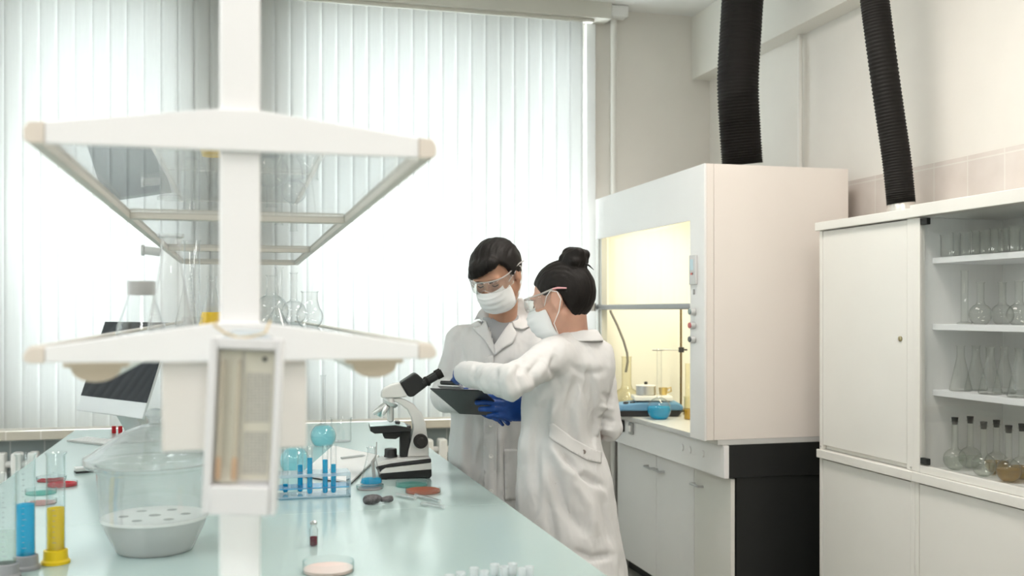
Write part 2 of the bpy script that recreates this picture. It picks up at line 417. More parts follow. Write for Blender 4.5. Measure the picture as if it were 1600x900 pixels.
ob('liner', w(MB().box(HX+.05, HXB-.021, HY1-.034, HY1-.021, ZWK, 2.12).box(HXB-.034, HXB-.021, HY0+.031, HY1-.034, ZWK, 2.12)
   .box(HX+.05, HXB-.034, HY0+.031, HY0+.04, ZWK, 2.12).box(HX+.05, HXB-.034, HY0+.04, HY1-.034, 2.10, 2.12)), CRE, fh)
sash = ob('sash_glass', w(MB().box(HX+.045, HX+.05, HY0+.15, HY1-.09, 1.53, 2.05)), PANE, fh)
ob('sash_handle', w(MB().box(HX-.005, HX+.045, HY0+.15, HY1+.01, 1.508, 1.536)), mat('sash bar', (0.30, 0.31, 0.31), 0.4, 0.4), fh, .006)
ob('bar_knob', w(MB().lathe([(0, 0), (.022, 0), (.022, .045), (0, .045)], (HX-.028, HY1-.02, 1.50))), GREYM, fh)
ob('worktop', w(MB().box(2.06, HXB-.02, HY0+.0, HY1-.0, .90, ZWK-.001)), mat('hood worktop', (0.56, 0.56, 0.545), 0.35), fh, .002)
ob('apron', w(MB().box(2.085, 2.11, HY0-.012, HY1, .752, .899)), HOODW, fh, .002)
ob('apron_end', w(MB().box(2.111, HXB, HY0-.0, HY0+.012, .752, .899)), BLACK, fh)
ob('base_carcass', w(MB().box(2.155, HXB, HY0+.006, HY1, .10, .75)), BLACK, fh)
ob('toe_kick', w(MB().box(2.20, HXB, HY0+.02, HY1, 0.0, .099)), BLACK, fh)
DW = [(HY0+.012, HY0+.395), (HY0+.40, HY0+.86), (HY0+.865, HY1)]
for k, (a, b) in enumerate(DW):
    dr = ob('door', w(MB().box(2.13, 2.150, a, b, .085, .745)), HOODW if k else CABW, fh, .0015)
    hy = {0: b-.055, 1: b-.06, 2: a+.06}[k]
    hz = .665
    ob('handle', w(MB().tube([(2.130, hy-.045, hz), (2.104, hy-.045, hz), (2.104, hy+.045, hz), (2.130, hy+.045, hz)], .0055, 10)), STEEL, dr)
# services on the apron
for px_, c in ((974, DARK), (988, GREYM)):
    y_, d_ = PXP(px_, 2.085)
    s_ = ob('socket', w(MB().box(2.070, 2.0845, y_-.026, y_+.026, .822, .888)), c, fh, .005)
    ob('socket_switch', w(MB().box(2.060, 2.0695, y_-.018, y_+.018, .838, .872)), WHITE if c is GREYM else BLACK, s_, .002)
for px_ in (1066, 1078, 1098):
    y_, d_ = PXP(px_, 2.085)
    ob('cap', w(MB().lathe([(0, 0), (.018, 0), (.018, .004), (0, .004)], (2.0847, y_, .835), 18, Matrix.Rotation(-PI/2, 3, 'Y'))), HOODW, fh)
# control strip on the right pillar
cy, d_ = PXP(1085, HX)
pn = ob('control_panel', w(MB().box(HX-.012, HX-.0005, cy-.034, cy+.034, 1.62, 1.755)), mat('panel grey', (0.60, 0.60, 0.59), 0.4), fh, .003)
ob('display', w(MB().box(HX-.0145, HX-.0122, cy-.012, cy+.018, 1.685, 1.735)), mat('display', (0.55, 0.72, 0.78), 0.2), pn)
ob('indicator', w(MB().box(HX-.014, HX-.0122, cy+.002, cy+.010, 1.664, 1.674)), mat('indicator red', (0.7, 0.05, 0.03), 0.3), pn)
ob('indicator', w(MB().box(HX-.014, HX-.0122, cy-.012, cy-.004, 1.664, 1.674)), mat('indicator dark', (0.15, 0.06, 0.05), 0.3), pn)
ob('keyhole', w(MB().box(HX-.006, HX-.0005, cy-.006, cy+.006, 1.575, 1.60)), GREYM, fh, .002)
for zz, c in ((1.497, mat('knob grey', (0.25, 0.32, 0.31), 0.35)), (1.435, mat('knob red', (0.50, 0.12, 0.12), 0.35)), (1.372, mat('knob black', (0.08, 0.09, 0.09), 0.35))):
    kb = ob('push_button', w(MB().lathe([(0, 0), (.017, 0), (.017, .022), (.0, .022)], (HX-.0005, cy-.002, zz), 20, Matrix.Rotation(-PI/2, 3, 'Y'))), ALU, fh, .001)
    ob('button_cap', w(MB().lathe([(0, 0), (.0135, 0), (.0125, .006), (0, .006)], (HX-.0227, cy-.002, zz), 20, Matrix.Rotation(-PI/2, 3, 'Y'))), c, kb)
# hood lamp
hl = ob('hood_lamp', w(MB().box(2.25, 2.42, 4.5, 5.3, 2.085, 2.099)), emit('hood lamp glow', (1.0, 0.94, 0.78), 4.0), fh)
L_ = bpy.data.lights.new('hood lamp', 'AREA'); L_.shape = 'RECTANGLE'; L_.size = .15; L_.size_y = .8; L_.energy = 9.5; L_.color = (1.0, 0.915, 0.69)
lo = bpy.data.objects.new('hood_tube', L_); C.objects.link(lo); lo.parent = fh; lo.location = (2.335-2.36, 0, 2.08)
# ---------------------------------------------------------------- exhaust hoses
def hose(label, pts, r, ribs, group='black exhaust hoses'):
    pts = [Vector(p) for p in pts]
    fine = []
    n = len(pts)
    def cr(i, t):
        p0, p1, p2, p3 = pts[max(i-1, 0)], pts[i], pts[i+1], pts[min(i+2, n-1)]
        return .5*((2*p1)+(p2-p0)*t+(2*p0-5*p1+4*p2-p3)*t*t+(3*p1-p0-3*p2+p3)*t**3)
    N = ribs*4
    for k in range(N+1):
        s = k/N*(n-1); i = min(int(s), n-2); fine.append(cr(i, s-i))
    rs = [r*(1+(.035, .0, -.035, .0)[k % 4]) for k in range(N+1)]
    return tag(ob('exhaust_hose', MB().tube(fine, rs, 36), RUBBER, None, 0, angle=80), label, 'hose', group)
y0 = 4.6
hose('thick black corrugated hose rising from the top of the fume hood', [P(1160, 257, 5.04), P(1156, 200, 5.02), P(1153, 130, 5.0), P(1157, 50, 5.0), P(1163, -30, 5.02), P(1172, -66, 5.04)], .098, 74)
hose('thinner black corrugated hose leaning above the tall cabinet', [P(1408, 318, 4.2), P(1401, 250, 4.2), P(1388, 160, 4.2), P(1373, 50, 4.2), P(1362, -40, 4.2), P(1345, -195, 4.2)], .056, 90)
c_ = P(1408, 322, 4.2)
tag(ob('hose_collar', MB().lathe([(.062, 0), (.060, .012), (.055, .016), (.057, .03), (.052, .04), (.054, .06), (.047, .062), (.045, .0)], (c_.x, c_.y, 1.886), 30, None, True), mat('crumpled foil', (0.75, 0.72, 0.68), 0.3, 0.7, bump=1.0, bscale=60)), 'crumpled foil collar under the thin black hose on the cabinet top', 'collar')
# ================================================================ CABINETS
CX, CXB = 2.42, 2.803
def cabinet_low(Y0, Y1, label, door_px):
    t = thing('base_cabinet', label, 'cabinet', (2.61, (Y0+Y1)/2, 0), 0, 'base cabinets by the right wall')
    def q(mb): mb.v = [(a-2.61, b-(Y0+Y1)/2, c) for a, b, c in mb.v]; return mb
    ob('body', q(MB().box(CX+.02, CXB, Y0, Y1, 0.0, .868).box(CX, CX+.0195, Y0, Y0+.022, 0, .868).box(CX, CX+.0195, Y1-.022, Y1, 0, .868)), CABW, t, .0015)
    d = ob('door', q(MB().box(CX+.002, CX+.0185, Y0+.025, Y1-.025, .04, .862)), CABW, t, .0015)
    ob('door_lock', q(MB().lathe([(0, 0), (.010, 0), (.010, .005), (.004, .006), (0, .003)], (CX+.0019, Y0+.055, .345), 16, Matrix.Rotation(-PI/2, 3, 'Y'))), mat('brass lock', (0.35, 0.30, 0.18), 0.3, 0.8), d)
    ob('top_ledge', q(MB().box(CX-.016, CXB, Y0, Y1, .869, .905)), CABW, t, .003)
    return t
Y1a, Y0a, Y0b = 3.935, 3.29, 2.02
cabinet_low(Y0a+.001, Y1a, 'pale base cabinet with small lock, nearest the fume hood', 0)
cabinet_low(Y0b, Y0a-.001, 'wide pale base cabinet below the glass display cabinet', 0)
t = thing('tall_cabinet', 'pale upper wall cabinet with one solid locked door beside fume hood', 'cabinet', (2.61, (Y0a+Y1a)/2, .906))
def q(mb): mb.v = [(a-2.61, b-(Y0a+Y1a)/2, c-.906) for a, b, c in mb.v]; return mb
ob('body', q(MB().box(CX+.02, CXB, Y0a+.001, Y1a, .906, 1.845).box(CX, CX+.0195, Y0a+.001, Y0a+.045, .906, 1.845).box(CX, CX+.0195, Y1a-.022, Y1a, .906, 1.845)), CABW, t, .0015)
d = ob('door', q(MB().box(CX+.002, CX+.0185, Y0a+.048, Y1a-.025, .925, 1.842)), CABW, t, .0015)
ob('door_lock', q(MB().lathe([(0, 0), (.010, 0), (.010, .005), (.004, .006), (0, .003)], (CX+.0019, Y0a+.085, 1.395), 16, Matrix.Rotation(-PI/2, 3, 'Y'))), MATS['brass lock'], d)
ob('top_board', q(MB().box(CX-.016, CXB, Y0a+.001, Y1a+.012, 1.846, 1.882)), CABW, t, .003)
for zz, yy in ((.916, Y1a-.011), (.916, Y0a+.02)):
    ob('screw', q(MB().lathe([(0, 0), (.005, 0), (.004, .002), (0, .002)], (CX-.0005, yy, zz), 12, Matrix.Rotation(-PI/2, 3, 'Y'))), GREYM, t)
# glass fronted cabinet
g = thing('display_cabinet', 'pale cabinet with sliding glass front and shelves of glassware', 'cabinet', (2.61, (Y0a+Y0b)/2, .906))
def q(mb): mb.v = [(a-2.61, b-(Y0a+Y0b)/2, c-.906) for a, b, c in mb.v]; return mb
YA, YBB = Y0a-.001, Y0b
ob('carcass', q(MB().box(CX+.02, CXB, YA-.02, YA, .906, 1.845).box(CX+.02, CXB, YBB, YBB+.02, .906, 1.845).box(CXB-.012, CXB, YBB+.02, YA-.02, .906, 1.845).box(CX+.02, CXB-.012, YBB+.02, YA-.02, .906, .920)), mat('cabinet inside', (0.80, 0.80, 0.78), 0.45), g)
ob('front_frame', q(MB().box(CX-.004, CX+.0195, YA-.034, YA, .906, 1.845).box(CX-.004, CX+.0195, YBB, YBB+.034, .906, 1.845).box(CX-.004, CX+.0195, YBB+.034, YA-.034, .906, .934)), CABW, g, .002)
ob('cornice', q(MB().box(CX-.022, CXB, YBB, YA, 1.846, 1.892)), CABW, g, .003)
for zz in (1.675, 1.43, 1.187):
    ob('shelf', q(MB().box(CX+.06, CXB-.0125, YBB+.021, YA-.021, zz, zz+.022)), mat('shelf white', (0.82, 0.83, 0.84), 0.4), g, .002)
gd = ob('glass_door', q(MB().box(CX+.004, CX+.009, YBB+.035, YA-.035, .936, 1.843)), PANE, g)
for zz in (.938, 1.816):
    ob('glass_clip', q(MB().box(CX-.004, CX+.012, YA-.075, YA-.037, zz, zz+.024)), BLACK, gd, .002)
# ================================================================ GLASSWARE KIT (every piece: outer wall, rim, inner wall)
def shell(outer, t=0.0016, floor_t=0.003):
    """closed lathe profile from an outer wall running base -> rim"""
    inner = []
    for r, z in reversed(outer):
        inner.append((max(r-t, 0.0), max(z, outer[0][1]+floor_t)))
    prof = [(0, outer[0][1])]+outer+inner
    prof.append((0, inner[-1][1]))
    out = []
    for p in prof:
        if not out or abs(p[0]-out[-1][0])+abs(p[1]-out[-1][1]) > 1e-6: out.append(p)
    return out
def arc(cr, cz, r, a0, a1, n=8):
    return [(cr+r*math.cos(math.radians(a0+(a1-a0)*k/n)), cz+r*math.sin(math.radians(a0+(a1-a0)*k/n))) for k in range(n+1)]
def p_erlen(h, rb, rn):
    return [(rb-.005, 0)]+arc(rb-.006, .006, .006, -90, 10, 4)+[(rn+.0015, h*.72), (rn, h*.78), (rn, h-.004), (rn+.003, h-.001), (rn+.003, h)]
def p_round(h, R, rn, flat=.55):
    a0 = -90+math.degrees(math.asin(min(.95, flat))) if flat else -88
    cz = -R*math.sin(math.radians(a0)); a1 = 90-math.degrees(math.asin(min(.95, (rn*1.25)/R)))
    return [(r, z+cz) for r, z in arc(0, 0, R, a0, a1, 14)]+[(rn*1.05, cz+R*1.12), (rn, cz+R*1.25), (rn, h-.005), (rn+.0028, h-.003), (rn+.0028, h)]
def p_beaker(h, r): return [(r-.004, 0)]+arc(r-.005, .005, .005, -90, 0, 4)+[(r, h-.006), (r+.003, h-.001), (r+.003, h)]
def p_tube(h, r): return [(max(r+.0, 0)*math.cos(math.radians(a)) if a > -90 else 0.0001, r+r*math.sin(math.radians(a))) for a in (-90, -70, -50, -30, -10, 0)]+[(r, h-.003), (r+.0018, h-.001), (r+.0018, h)]
def fill(prof, level, inset=.0022, top=None):
    """liquid inside an outer-wall profile up to height level"""
    out = []
    for i, (r, z) in enumerate(prof):
        if z > level:
            r0, z0 = prof[i-1]; t = (level-z0)/max(z-z0, 1e-6)
            out.append((max(r0+(r-r0)*t-inset, .0005), level)); break
        out.append((max(r-inset, .0005), max(z, prof[0][1]+.0035)))
    return [(0, out[0][1])]+out+[(0, out[-1][1])]
def glassware(name, key, prof, label, cat, loc, group=None, liq=None, level=0, stopper=None, m=None, rz=0, seg=32):
    t = thing(name, label, cat, loc, rz, group)
    link('glass_body', cached('glass '+key+(m.name if m else ''), lambda: MB().lathe(shell(prof), seg=seg), angle=50), m or (GLC if key.startswith('cabinet') else GL), t)
    if liq is not None:
        me = cached('liquid '+key+liq.name+'%.3f' % level, lambda: MB().lathe(fill(prof, level), seg=seg))
        link('liquid', me, liq, t)
    if stopper:
        rn = prof[-2][0]-.003; h = prof[-1][1]
        link('stopper', cached('stopper '+key, lambda: MB().lathe([(0, h-.012), (rn*.8, h-.012), (rn*1.08, h+.014), (0, h+.014)], seg=18)), stopper, t)
    return t
def petri(label, loc, m=None, r=.05, h=.015, level=.006, lidded=False, group=None, rz=0):
    t = thing('petri_dish', label, 'petri dish', loc, rz, group)
    prof = [(r-.001, 0), (r, .001), (r, h)]
    link('dish', cached('petri %.3f %.3f' % (r, h), lambda: MB().lathe(shell(prof, .0014, .0012), seg=40), angle=30), PETRI, t)
    if m is not None: link('medium', cached('medium %.3f %.3f ' % (r, level)+m.name, lambda: MB().lathe([(0, .0014), (r-.002, .0014), (r-.002, level), (0, level)], seg=40), angle=30), m, t)
    if lidded: link('lid', cached('lid %.3f' % r, lambda: MB().lathe([(0, h+.0015), (r+.002, h+.0015), (r+.002, h*.35), (r+.0008, h*.35), (r+.0008, h+.0004), (0, h+.0004)], seg=40), angle=30), PETRI, t)
    return t
# ================================================================ CABINET CONTENTS
def cab(px, X, z): y, d = PXP(px, X); return (X, y, z+.0005)
ordw = ['first', 'second', 'third', 'fourth', 'fifth', 'sixth', 'seventh', 'eighth', 'ninth', 'tenth', 'eleventh', 'twelfth']
STOP = mat('black stopper', (0.015, 0.015, 0.014), 0.6)
pr = p_round(.178, .041, .0115, .3)
for i, px in enumerate((1492, 1516, 1537, 1557, 1576, 1597)):
    dirty = i >= 3
    glassware('stoppered_flask', 'cabinet stoppered', pr, '%sround flask with black stopper, %s from the left on the lowest glass shelf' % ('' if not dirty else 'amber tinted ', ordw[i]),
              'flask', cab(px, 2.52 if i % 2 == 0 else 2.60, .920), 'stoppered flasks on the lowest cabinet shelf', liquid('amber residue', (0.62, 0.45, 0.16), 0.55) if dirty else CLEARL, .045, STOP)
pe = p_erlen(.165, .040, .014)
for i, (px, X) in enumerate(((1501, 2.53), (1525, 2.60), (1547, 2.53), (1569, 2.60), (1593, 2.53))):
    glassware('conical_flask', 'cabinet conical', pe, 'empty conical flask, %s from the left on the shelf above the stoppered flasks' % ordw[i], 'flask', cab(px, X, 1.209), 'conical flasks in the glass cabinet')
p2 = p_round(.150, .040, .013, .5)
for i, (px, X) in enumerate(((1532, 2.54), (1566, 2.63), (1592, 2.53))):
    glassware('round_flask', 'cabinet round', p2, 'empty round bottomed flask, %s from the left on the second cabinet shelf' % ordw[i], 'flask', cab(px, X, 1.452), 'round flasks in the glass cabinet')
glassware('measuring_cylinder', 'cabinet cylinder', [(.026, 0), (.026, .006), (.013, .010), (.013, .19), (.015, .192)], 'slim glass cylinder at the left end of the second cabinet shelf', 'cylinder', cab(1507, 2.50, 1.452))
pb, pb2 = p_beaker(.080, .034), p_beaker(.092, .031)
row = [(1485, 2.50, pb), (1503, 2.565, pb2), (1516, 2.50, pb), (1533, 2.565, pb2), (1547, 2.50, pb), (1562, 2.565, pb2), (1577, 2.50, pb), (1592, 2.565, pb2)]
for i, (px, X, p_) in enumerate(row):
    glassware('glass_beaker', 'cabinet beaker %d' % (p_ is pb2), p_, 'small empty glass beaker, %s from the left on the top cabinet shelf' % ordw[i], 'beaker', cab(px, X, 1.697), 'beakers on the top cabinet shelf')
# ================================================================ INSIDE THE HOOD
def hp(px, d, z=ZWK): p = P(px, 486, d); return Vector((p.x, p.y, z))
pv = p_round(.375, .064, .0135, .60)
glassware('volumetric_flask', 'hood volumetric', pv, 'long necked flask of bright blue liquid at the front of the fume hood', 'flask', hp(1030, 5.465), None, BLUE, .064)
pbot = p_round(.315, .082, .028, .7)
glassware('glass_bottle', 'hood bottle', pbot, 'large empty round shouldered bottle with a hose in its neck, inside the hood', 'bottle', hp(979, 5.86), None, None, 0, None, GLY)
a = hp(979, 5.86)
tag(ob('rubber_hose', MB().tube([(a.x-.005, a.y, 1.15), (a.x+.006, a.y-.004, 1.21), (a.x+.002, a.y-.004, 1.26), (a.x-.018, a.y, 1.33), (a.x-.055, a.y+.005, 1.42), (a.x-.09, a.y+.01, 1.49), (a.x-.094, a.y+.011, 1.505)], .007, 12), mat('grey hose', (0.22, 0.21, 0.19), 0.5)), 'thin grey hose hanging from the sash bar into the big bottle', 'hose')
hb = hp(1014, 5.655)
t = thing('hotplate_stirrer', 'blue magnetic hotplate stirrer with white plate inside the fume hood', 'hotplate', hb, -TH)
BL = mat('blue enamel', (0.13, 0.29, 0.46), 0.4)
ob('base', MB().prism([(-.175, .008), (-.165, 0), (.15, 0), (.172, .03), (.178, .052), (.165, .056), (-.165, .050), (-.182, .03)], -.085, .085), DARK, t, .006)
ob('housing', MB().prism([(-.178, .030), (.170, .034), (.178, .056), (.150, .078), (-.07, .078), (-.165, .066)], -.092, .092), BL, t, .010)
ob('heating_plate', MB().box(-.090, .12, -.088, .088, .086, .110), mat('hotplate white', (0.85, 0.84, 0.78), 0.35), t, .005)
ob('plate_support', MB().box(-.075, .105, -.07, .07, .0785, .0855), DARK, t)
for xx in (-.135, -.098):
    ob('dial', MB().lathe([(0, 0), (.016, 0), (.014, .012), (0, .012)], (xx, -.070, .068), 18), DARK, t)
pt = hp(1014, 5.655, ZWK+.1105)
po = thing('metal_pot', 'small steel pot with black knob standing on the hotplate', 'pot', (pt.x-.01, pt.y+.02, pt.z), -TH)
ob('pot_body', MB().lathe([(0, 0), (.052, 0), (.055, .003), (.055, .050), (.052, .050), (.052, .004), (0, .004)], seg=32), STEEL, po)
ob('pot_lid', MB().lathe([(0, .0505), (.056, .0505), (.056, .054), (.02, .058), (0, .059)], seg=32), WHITE, po)
ob('lid_knob', MB().lathe([(0, .0595), (.008, .0595), (.011, .068), (.006, .074), (0, .074)]), BLACK, po)
bp_ = thing('brass_cup', 'small brass coloured cup beside the steel pot on the hotplate', 'cup', (pt.x+.085, pt.y+.0, pt.z), -TH)
ob('cup_body', MB().lathe([(0, 0), (.020, 0), (.026, .04), (.024, .04), (.018, .003), (0, .003)], seg=24), mat('brass', (0.62, 0.47, 0.18), 0.3, 0.9), bp_)
ob('cup_handle', MB().tube([(.026, 0, .035), (.042, 0, .042), (.044, 0, .02), (.022, 0, .012)], .004), MATS['brass'], bp_)
rs = hp(1064, 5.87)
t = thing('ring_stand', 'brown metal retort stand with clamp arm behind the hotplate', 'stand', rs, -TH)
BR = mat('bronze rod', (0.20, 0.14, 0.06), 0.4, 0.7)
ob('stand_base', MB().box(-.05, .07, -.05, .05, 0.0005, .014), BR, t, .003)
ob('rod', MB().cyl((0, 0, .0145), (0, 0, .60), .0065, seg=14), BR, t)
cl = ob('clamp_arm', MB().cyl((-.155, -.006, .353), (.035, -.006, .353), .0035, seg=10).cyl((-.165, -.006, .353), (-.10, -.006, .353), .006, seg=10), GREYM, t)
ob('clamp_boss', MB().box(-.014, .016, -.016, .012, .338, .368).cyl((.016, -.006, .353), (.036, -.006, .353), .005), DARK, cl, .003)
glassware('glass_beaker', 'hood beaker', p_beaker(.12, .045), 'beaker with a little amber liquid at the right end of the hood', 'beaker', hp(1082, 5.45), None, liquid('amber liquid', (0.80, 0.60, 0.12), 0.4), .05, None, GLY)
glassware('measuring_cylinder', 'hood cylinder', [(.03, 0), (.03, .006), (.016, .01), (.016, .28), (.019, .283)], 'tall slim glass cylinder behind the hotplate in the hood', 'cylinder', hp(1075, 5.70), None, None, 0, None, GLY)
# ================================================================ BENCH
ZB = 0.93
BH = 0.764
YJ, YE, Y0_ = 2.935, 5.286, 0.95
def bench(label, y0, y1):
    t = thing('lab_bench', label, 'bench', (0, (y0+y1)/2, 0), 0, 'long lab benches'); hl_ = (y1-y0)/2
    ob('bench_top', MB().box(-BH, BH, -hl_+.0004, hl_-.0004, ZB-.03, ZB), BENCHM, t, .0008, smooth=False)
    ob('cabinet_body', MB().box(-BH+.10, BH-.10, -hl_+.03, hl_-.03, .09, ZB-.0305), BENCHB, t)
    ob('plinth', MB().box(-BH+.14, BH-.14, -hl_+.05, hl_-.05, 0, .0895), DARK, t)
    for s in (-1, 1):
        for k in range(3):
            a = -hl_+.035+(2*hl_-.07)*k/3; b = -hl_+.035+(2*hl_-.07)*(k+1)/3
            xx = s*(BH-.0995)
            dr = ob('door', MB().box(min(xx, xx+s*.018), max(xx, xx+s*.018), a+.004, b-.004, .10, ZB-.05), HOODW, t, .002)
            ob('handle', MB().tube([(xx+s*.0185, b-.05, .72), (xx+s*.04, b-.05, .72), (xx+s*.04, b-.05, .60), (xx+s*.0185, b-.05, .60)], .005, 8), STEEL, dr)
    return t
bench('near half of the long white lab bench, holding the shelf post', Y0_, YJ)
bench('far half of the long white lab bench, carrying the microscope', YJ, YE)
# ---------------------------------------------------------------- shelf rack
YF = 1.43; SW = 0.262
t = thing('shelf_rack', 'white two tier glass shelf rack on posts along the bench middle', 'shelf rack', (0, YF, ZB))
def q(mb): mb.v = [(a, b-YF, c-ZB) for a, b, c in mb.v]; return mb
for yy in (YF, 3.15, 4.80):
    ob('post', q(MB().box(-.0265, .0265, yy-.012, yy+.05, ZB+.0005, 2.35)), POSTW, t, .004)
    ob('post_foot', q(MB().box(-.05, .05, yy-.03, yy+.07, ZB+.0005, ZB+.008)), POSTW, t, .002)
CAPB = mat('end cap beige', (0.72, 0.655, 0.58), 0.45)
RAIL = mat('rail grey', (0.58, 0.555, 0.50), 0.45)
for zb, zt, zm in ((1.713, 1.741, 1.768), (1.4335, 1.4545, 1.485)):
    xe = SW-.022
    fb = ob('front_bar', q(MB().prism([(-xe, zb), (xe, zb), (xe, zt), (.027, zm), (-.027, zm), (-xe, zt)], YF-.022, YF-.0125)), POSTW, t, .002)
    for s in (-1, 1):
        ob('end_cap', q(MB().prism([(s*(xe+.0003), zb-.0003), (s*(SW-.004), zb), (s*(SW+.003), zb+.004), (s*(SW+.003), zt-.010), (s*(SW-.003), zt-.001), (s*(xe+.0003), zt+.0003)], YF-.023, YF-.002)), CAPB, fb, .0015)
        sd = ob('side_rail', q(MB().box(min(s*(SW-.016), s*SW), max(s*(SW-.016), s*SW), YF-.001, 4.88, zb+.001, zb+.022)), RAIL, t, .002)
    for k, dd in enumerate((2.44, 3.69, 4.90)):
        yy = PXP(375, 0.0001)[0] if False else dd*(FX*0+FY-RY*0)*1.0
        yy = dd*1.034
        if yy > 4.88: yy = 4.862
        ob('cross_bar', q(MB().box(-SW+.0165, SW-.0165, yy-.016, yy+.016, zb+.0, zb+.016)), RAIL, t, .0015)
    pa = [YF+.0, 2.44*1.034, 3.69*1.034, 4.862]
    for a, b in zip(pa[:-1], pa[1:]):
        ob('glass_shelf', q(MB().box(-SW+.018, SW-.018, a+(.051 if a == YF else .0165), b-.0165, zb+.012, zb+.018)), PANE, t)
# trough light under each side of the lower shelf
for s in (-1, 1):
    xc = s*.182
    prof = [(xc-.040, 1.4325), (xc+.040, 1.4325), (xc+.040, 1.427), (xc+.030, 1.4255)]+[(xc+.030*math.cos(a), 1.424-.017*math.sin(a)) for a in [PI*k/10 for k in range(1, 10)]]+[(xc-.030, 1.4255), (xc-.040, 1.427)]
    tr = ob('trough_light', q(MB().prism(prof, YF+.022, YF+.62)), mat('trough diffuser', (0.80, 0.79, 0.74), 0.3), t)
    ob('trough_end', q(MB().prism(prof, YF+.0, YF+.0215)), BEIGE, tr, .001)
# socket boxes either side of the post
for x0, x1 in ((-.100, -.033), (.052, .088)):
    bx = ob('outlet_box', q(MB().box(x0, x1, YF-.008, YF+.10, 1.314, 1.4325)), mat('outlet box', (0.76, 0.73, 0.69), 0.4), t, .003)
ob('outlet_bracket', q(MB().box(.027, .0515, YF-.004, YF+.09, 1.314, 1.4325)), CAPB, t)
# ---------------------------------------------------------------- hygrometer hanging on the post
cx = P(379, 660, 1.30)
t = thing('hygrometer', 'white wall hygrometer with two thermometer tubes hanging on the post', 'hygrometer', (cx.x, cx.y, 0), -TH*0.55)
def pc(px, py): return ((px-379)*1.30/1600, CAMH+(486-py)*1.30/1600)
tilt = Matrix.Translation((0, 0, 1.36)) @ Matrix.Rotation(math.radians(2.6), 4, 'Y') @ Matrix.Translation((0, 0, -1.36))
HYW = mat('hygrometer plastic', (0.74, 0.74, 0.75), 0.4)
def hq(mb): mb.v = [tuple(tilt @ Vector(v)) for v in mb.v]; return mb
x0, z1 = pc(325, 528); x1, z0 = pc(436, 802)
zt_ = pc(0, 520)[1]
case = ob('case', hq(MB().box(x0, x1, .004, .022, z0, z1).box(x0, x0+.010, -.012, .0035, z0, z1).box(x1-.008, x1, -.012, .0035, z0, z1)
    .box(x0+.0101, x1-.0081, -.012, .0035, z1-.014, z1).box(x0+.0101, x1-.0081, -.016, .0035, z0, z0+.036)), HYW, t, .002)
ob('top_tab', hq(MB().prism([(x0+.012, z1-.001), (x1-.012, z1-.001), (x1-.028, z1+.011), (x0+.028, z1+.011)], -.004, .018)), glass('hygrometer tab', (0.86, 0.92, 0.95), haze=.5), t, .002)
PAPER = mat('ivory scale', (0.64, 0.62, 0.53), 0.6)
pz0, pz1 = z0+.046, z1-.016
ob('scale_card', hq(MB().box(x0+.011, x0+.041, .001, .0035, pz0-.008, pz1)), PAPER, case)
sc = MB()
for k in range(40):
    zz = pz0+.014+k*.0034; sc.box(x0+.021, x0+(.0275 if k % 5 else .031), .0002, .0008, zz, zz+.0005)
ob('scale_marks', hq(sc), mat('scale ink', (0.50, 0.47, 0.38), 0.6), case)
def tablemat():
    m = mat('printed table', (0.5, 0.49, 0.43), 0.6)
    nt = m.node_tree; b = nt.nodes['Principled BSDF']; L = nt.links
    tc = nt.nodes.new('ShaderNodeTexCoord')
    sp = nt.nodes.new('ShaderNodeSeparateXYZ'); L.new(tc.outputs['Object'], sp.inputs[0])
    cb = nt.nodes.new('ShaderNodeCombineXYZ'); L.new(sp.outputs['X'], cb.inputs[0]); L.new(sp.outputs['Z'], cb.inputs[1])
    br = nt.nodes.new('ShaderNodeTexBrick'); br.offset = 0; br.inputs['Scale'].default_value = 1
    br.inputs['Brick Width'].default_value = .0045; br.inputs['Row Height'].default_value = .0038; br.inputs['Mortar Size'].default_value = .0006
    br.inputs['Color1'].default_value = (0.60, 0.59, 0.53, 1); br.inputs['Color2'].default_value = (0.52, 0.51, 0.46, 1); br.inputs['Mortar'].default_value = (0.36, 0.35, 0.31, 1)
    L.new(cb.outputs[0], br.inputs['Vector']); L.new(br.outputs['Color'], b.inputs['Base Color'])
    return m
TBL = tablemat()
ob('chart_card', hq(MB().box(x0+.0425, x1-.010, .001, .0035, pz0-.004, pz1)), PAPER, case)
zm_ = pz0+.058
ob('chart_table', hq(MB().box(x0+.046, x1-.013, .0002, .0009, zm_+.012, pz1-.028)), TBL, case)
ob('chart_table', hq(MB().box(x0+.046, x1-.013, .0002, .0009, pz0+.004, zm_)), TBL, case)
for xx, nm in ((x0+.0165, 0), (x0+.0365, 1)):
    tu = ob('thermometer_tube', hq(MB().cyl((xx, -.003, pz0-.002), (xx, -.003, pz1-.012), .0030, seg=12)), mat('tube backing', (0.52, 0.48, 0.39), 0.3), t)
    ob('thermometer_bulb', hq(MB().lathe([(0, 0), (.0030, .001), (.0038, .006), (.0036, .026), (.0028, .030), (0, .030)], (xx, -.003, pz0-.032 if False else pz0-.004))), mat('amber bulb', (0.54, 0.38, 0.25), 0.3), tu)
ob('screw', hq(MB().lathe([(0, 0), (.0028, 0), (.0028, .002), (0, .002)], (x0+.068, .0005, pz1-.010), 12, Matrix.Rotation(PI/2, 3, 'X'))), DARK, t)
ob('hanging_string', MB().tube([(.031, .03, 1.487), (.029, -.010, 1.472), (.012, -.008, 1.4675), (-.004, -.004, 1.466), (-.020, -.008, 1.472), (-.034, -.006, 1.482), (-.036, .03, 1.487)], .0014, 8), mat('string', (0.55, 0.42, 0.20), 0.7), t)
# ================================================================ THINGS ON THE SHELF RACK
ZSH = 1.4335+.0185
def sh(px, d, dx=0): p = P(px, 486, d); return (p.x+dx, p.y, ZSH)
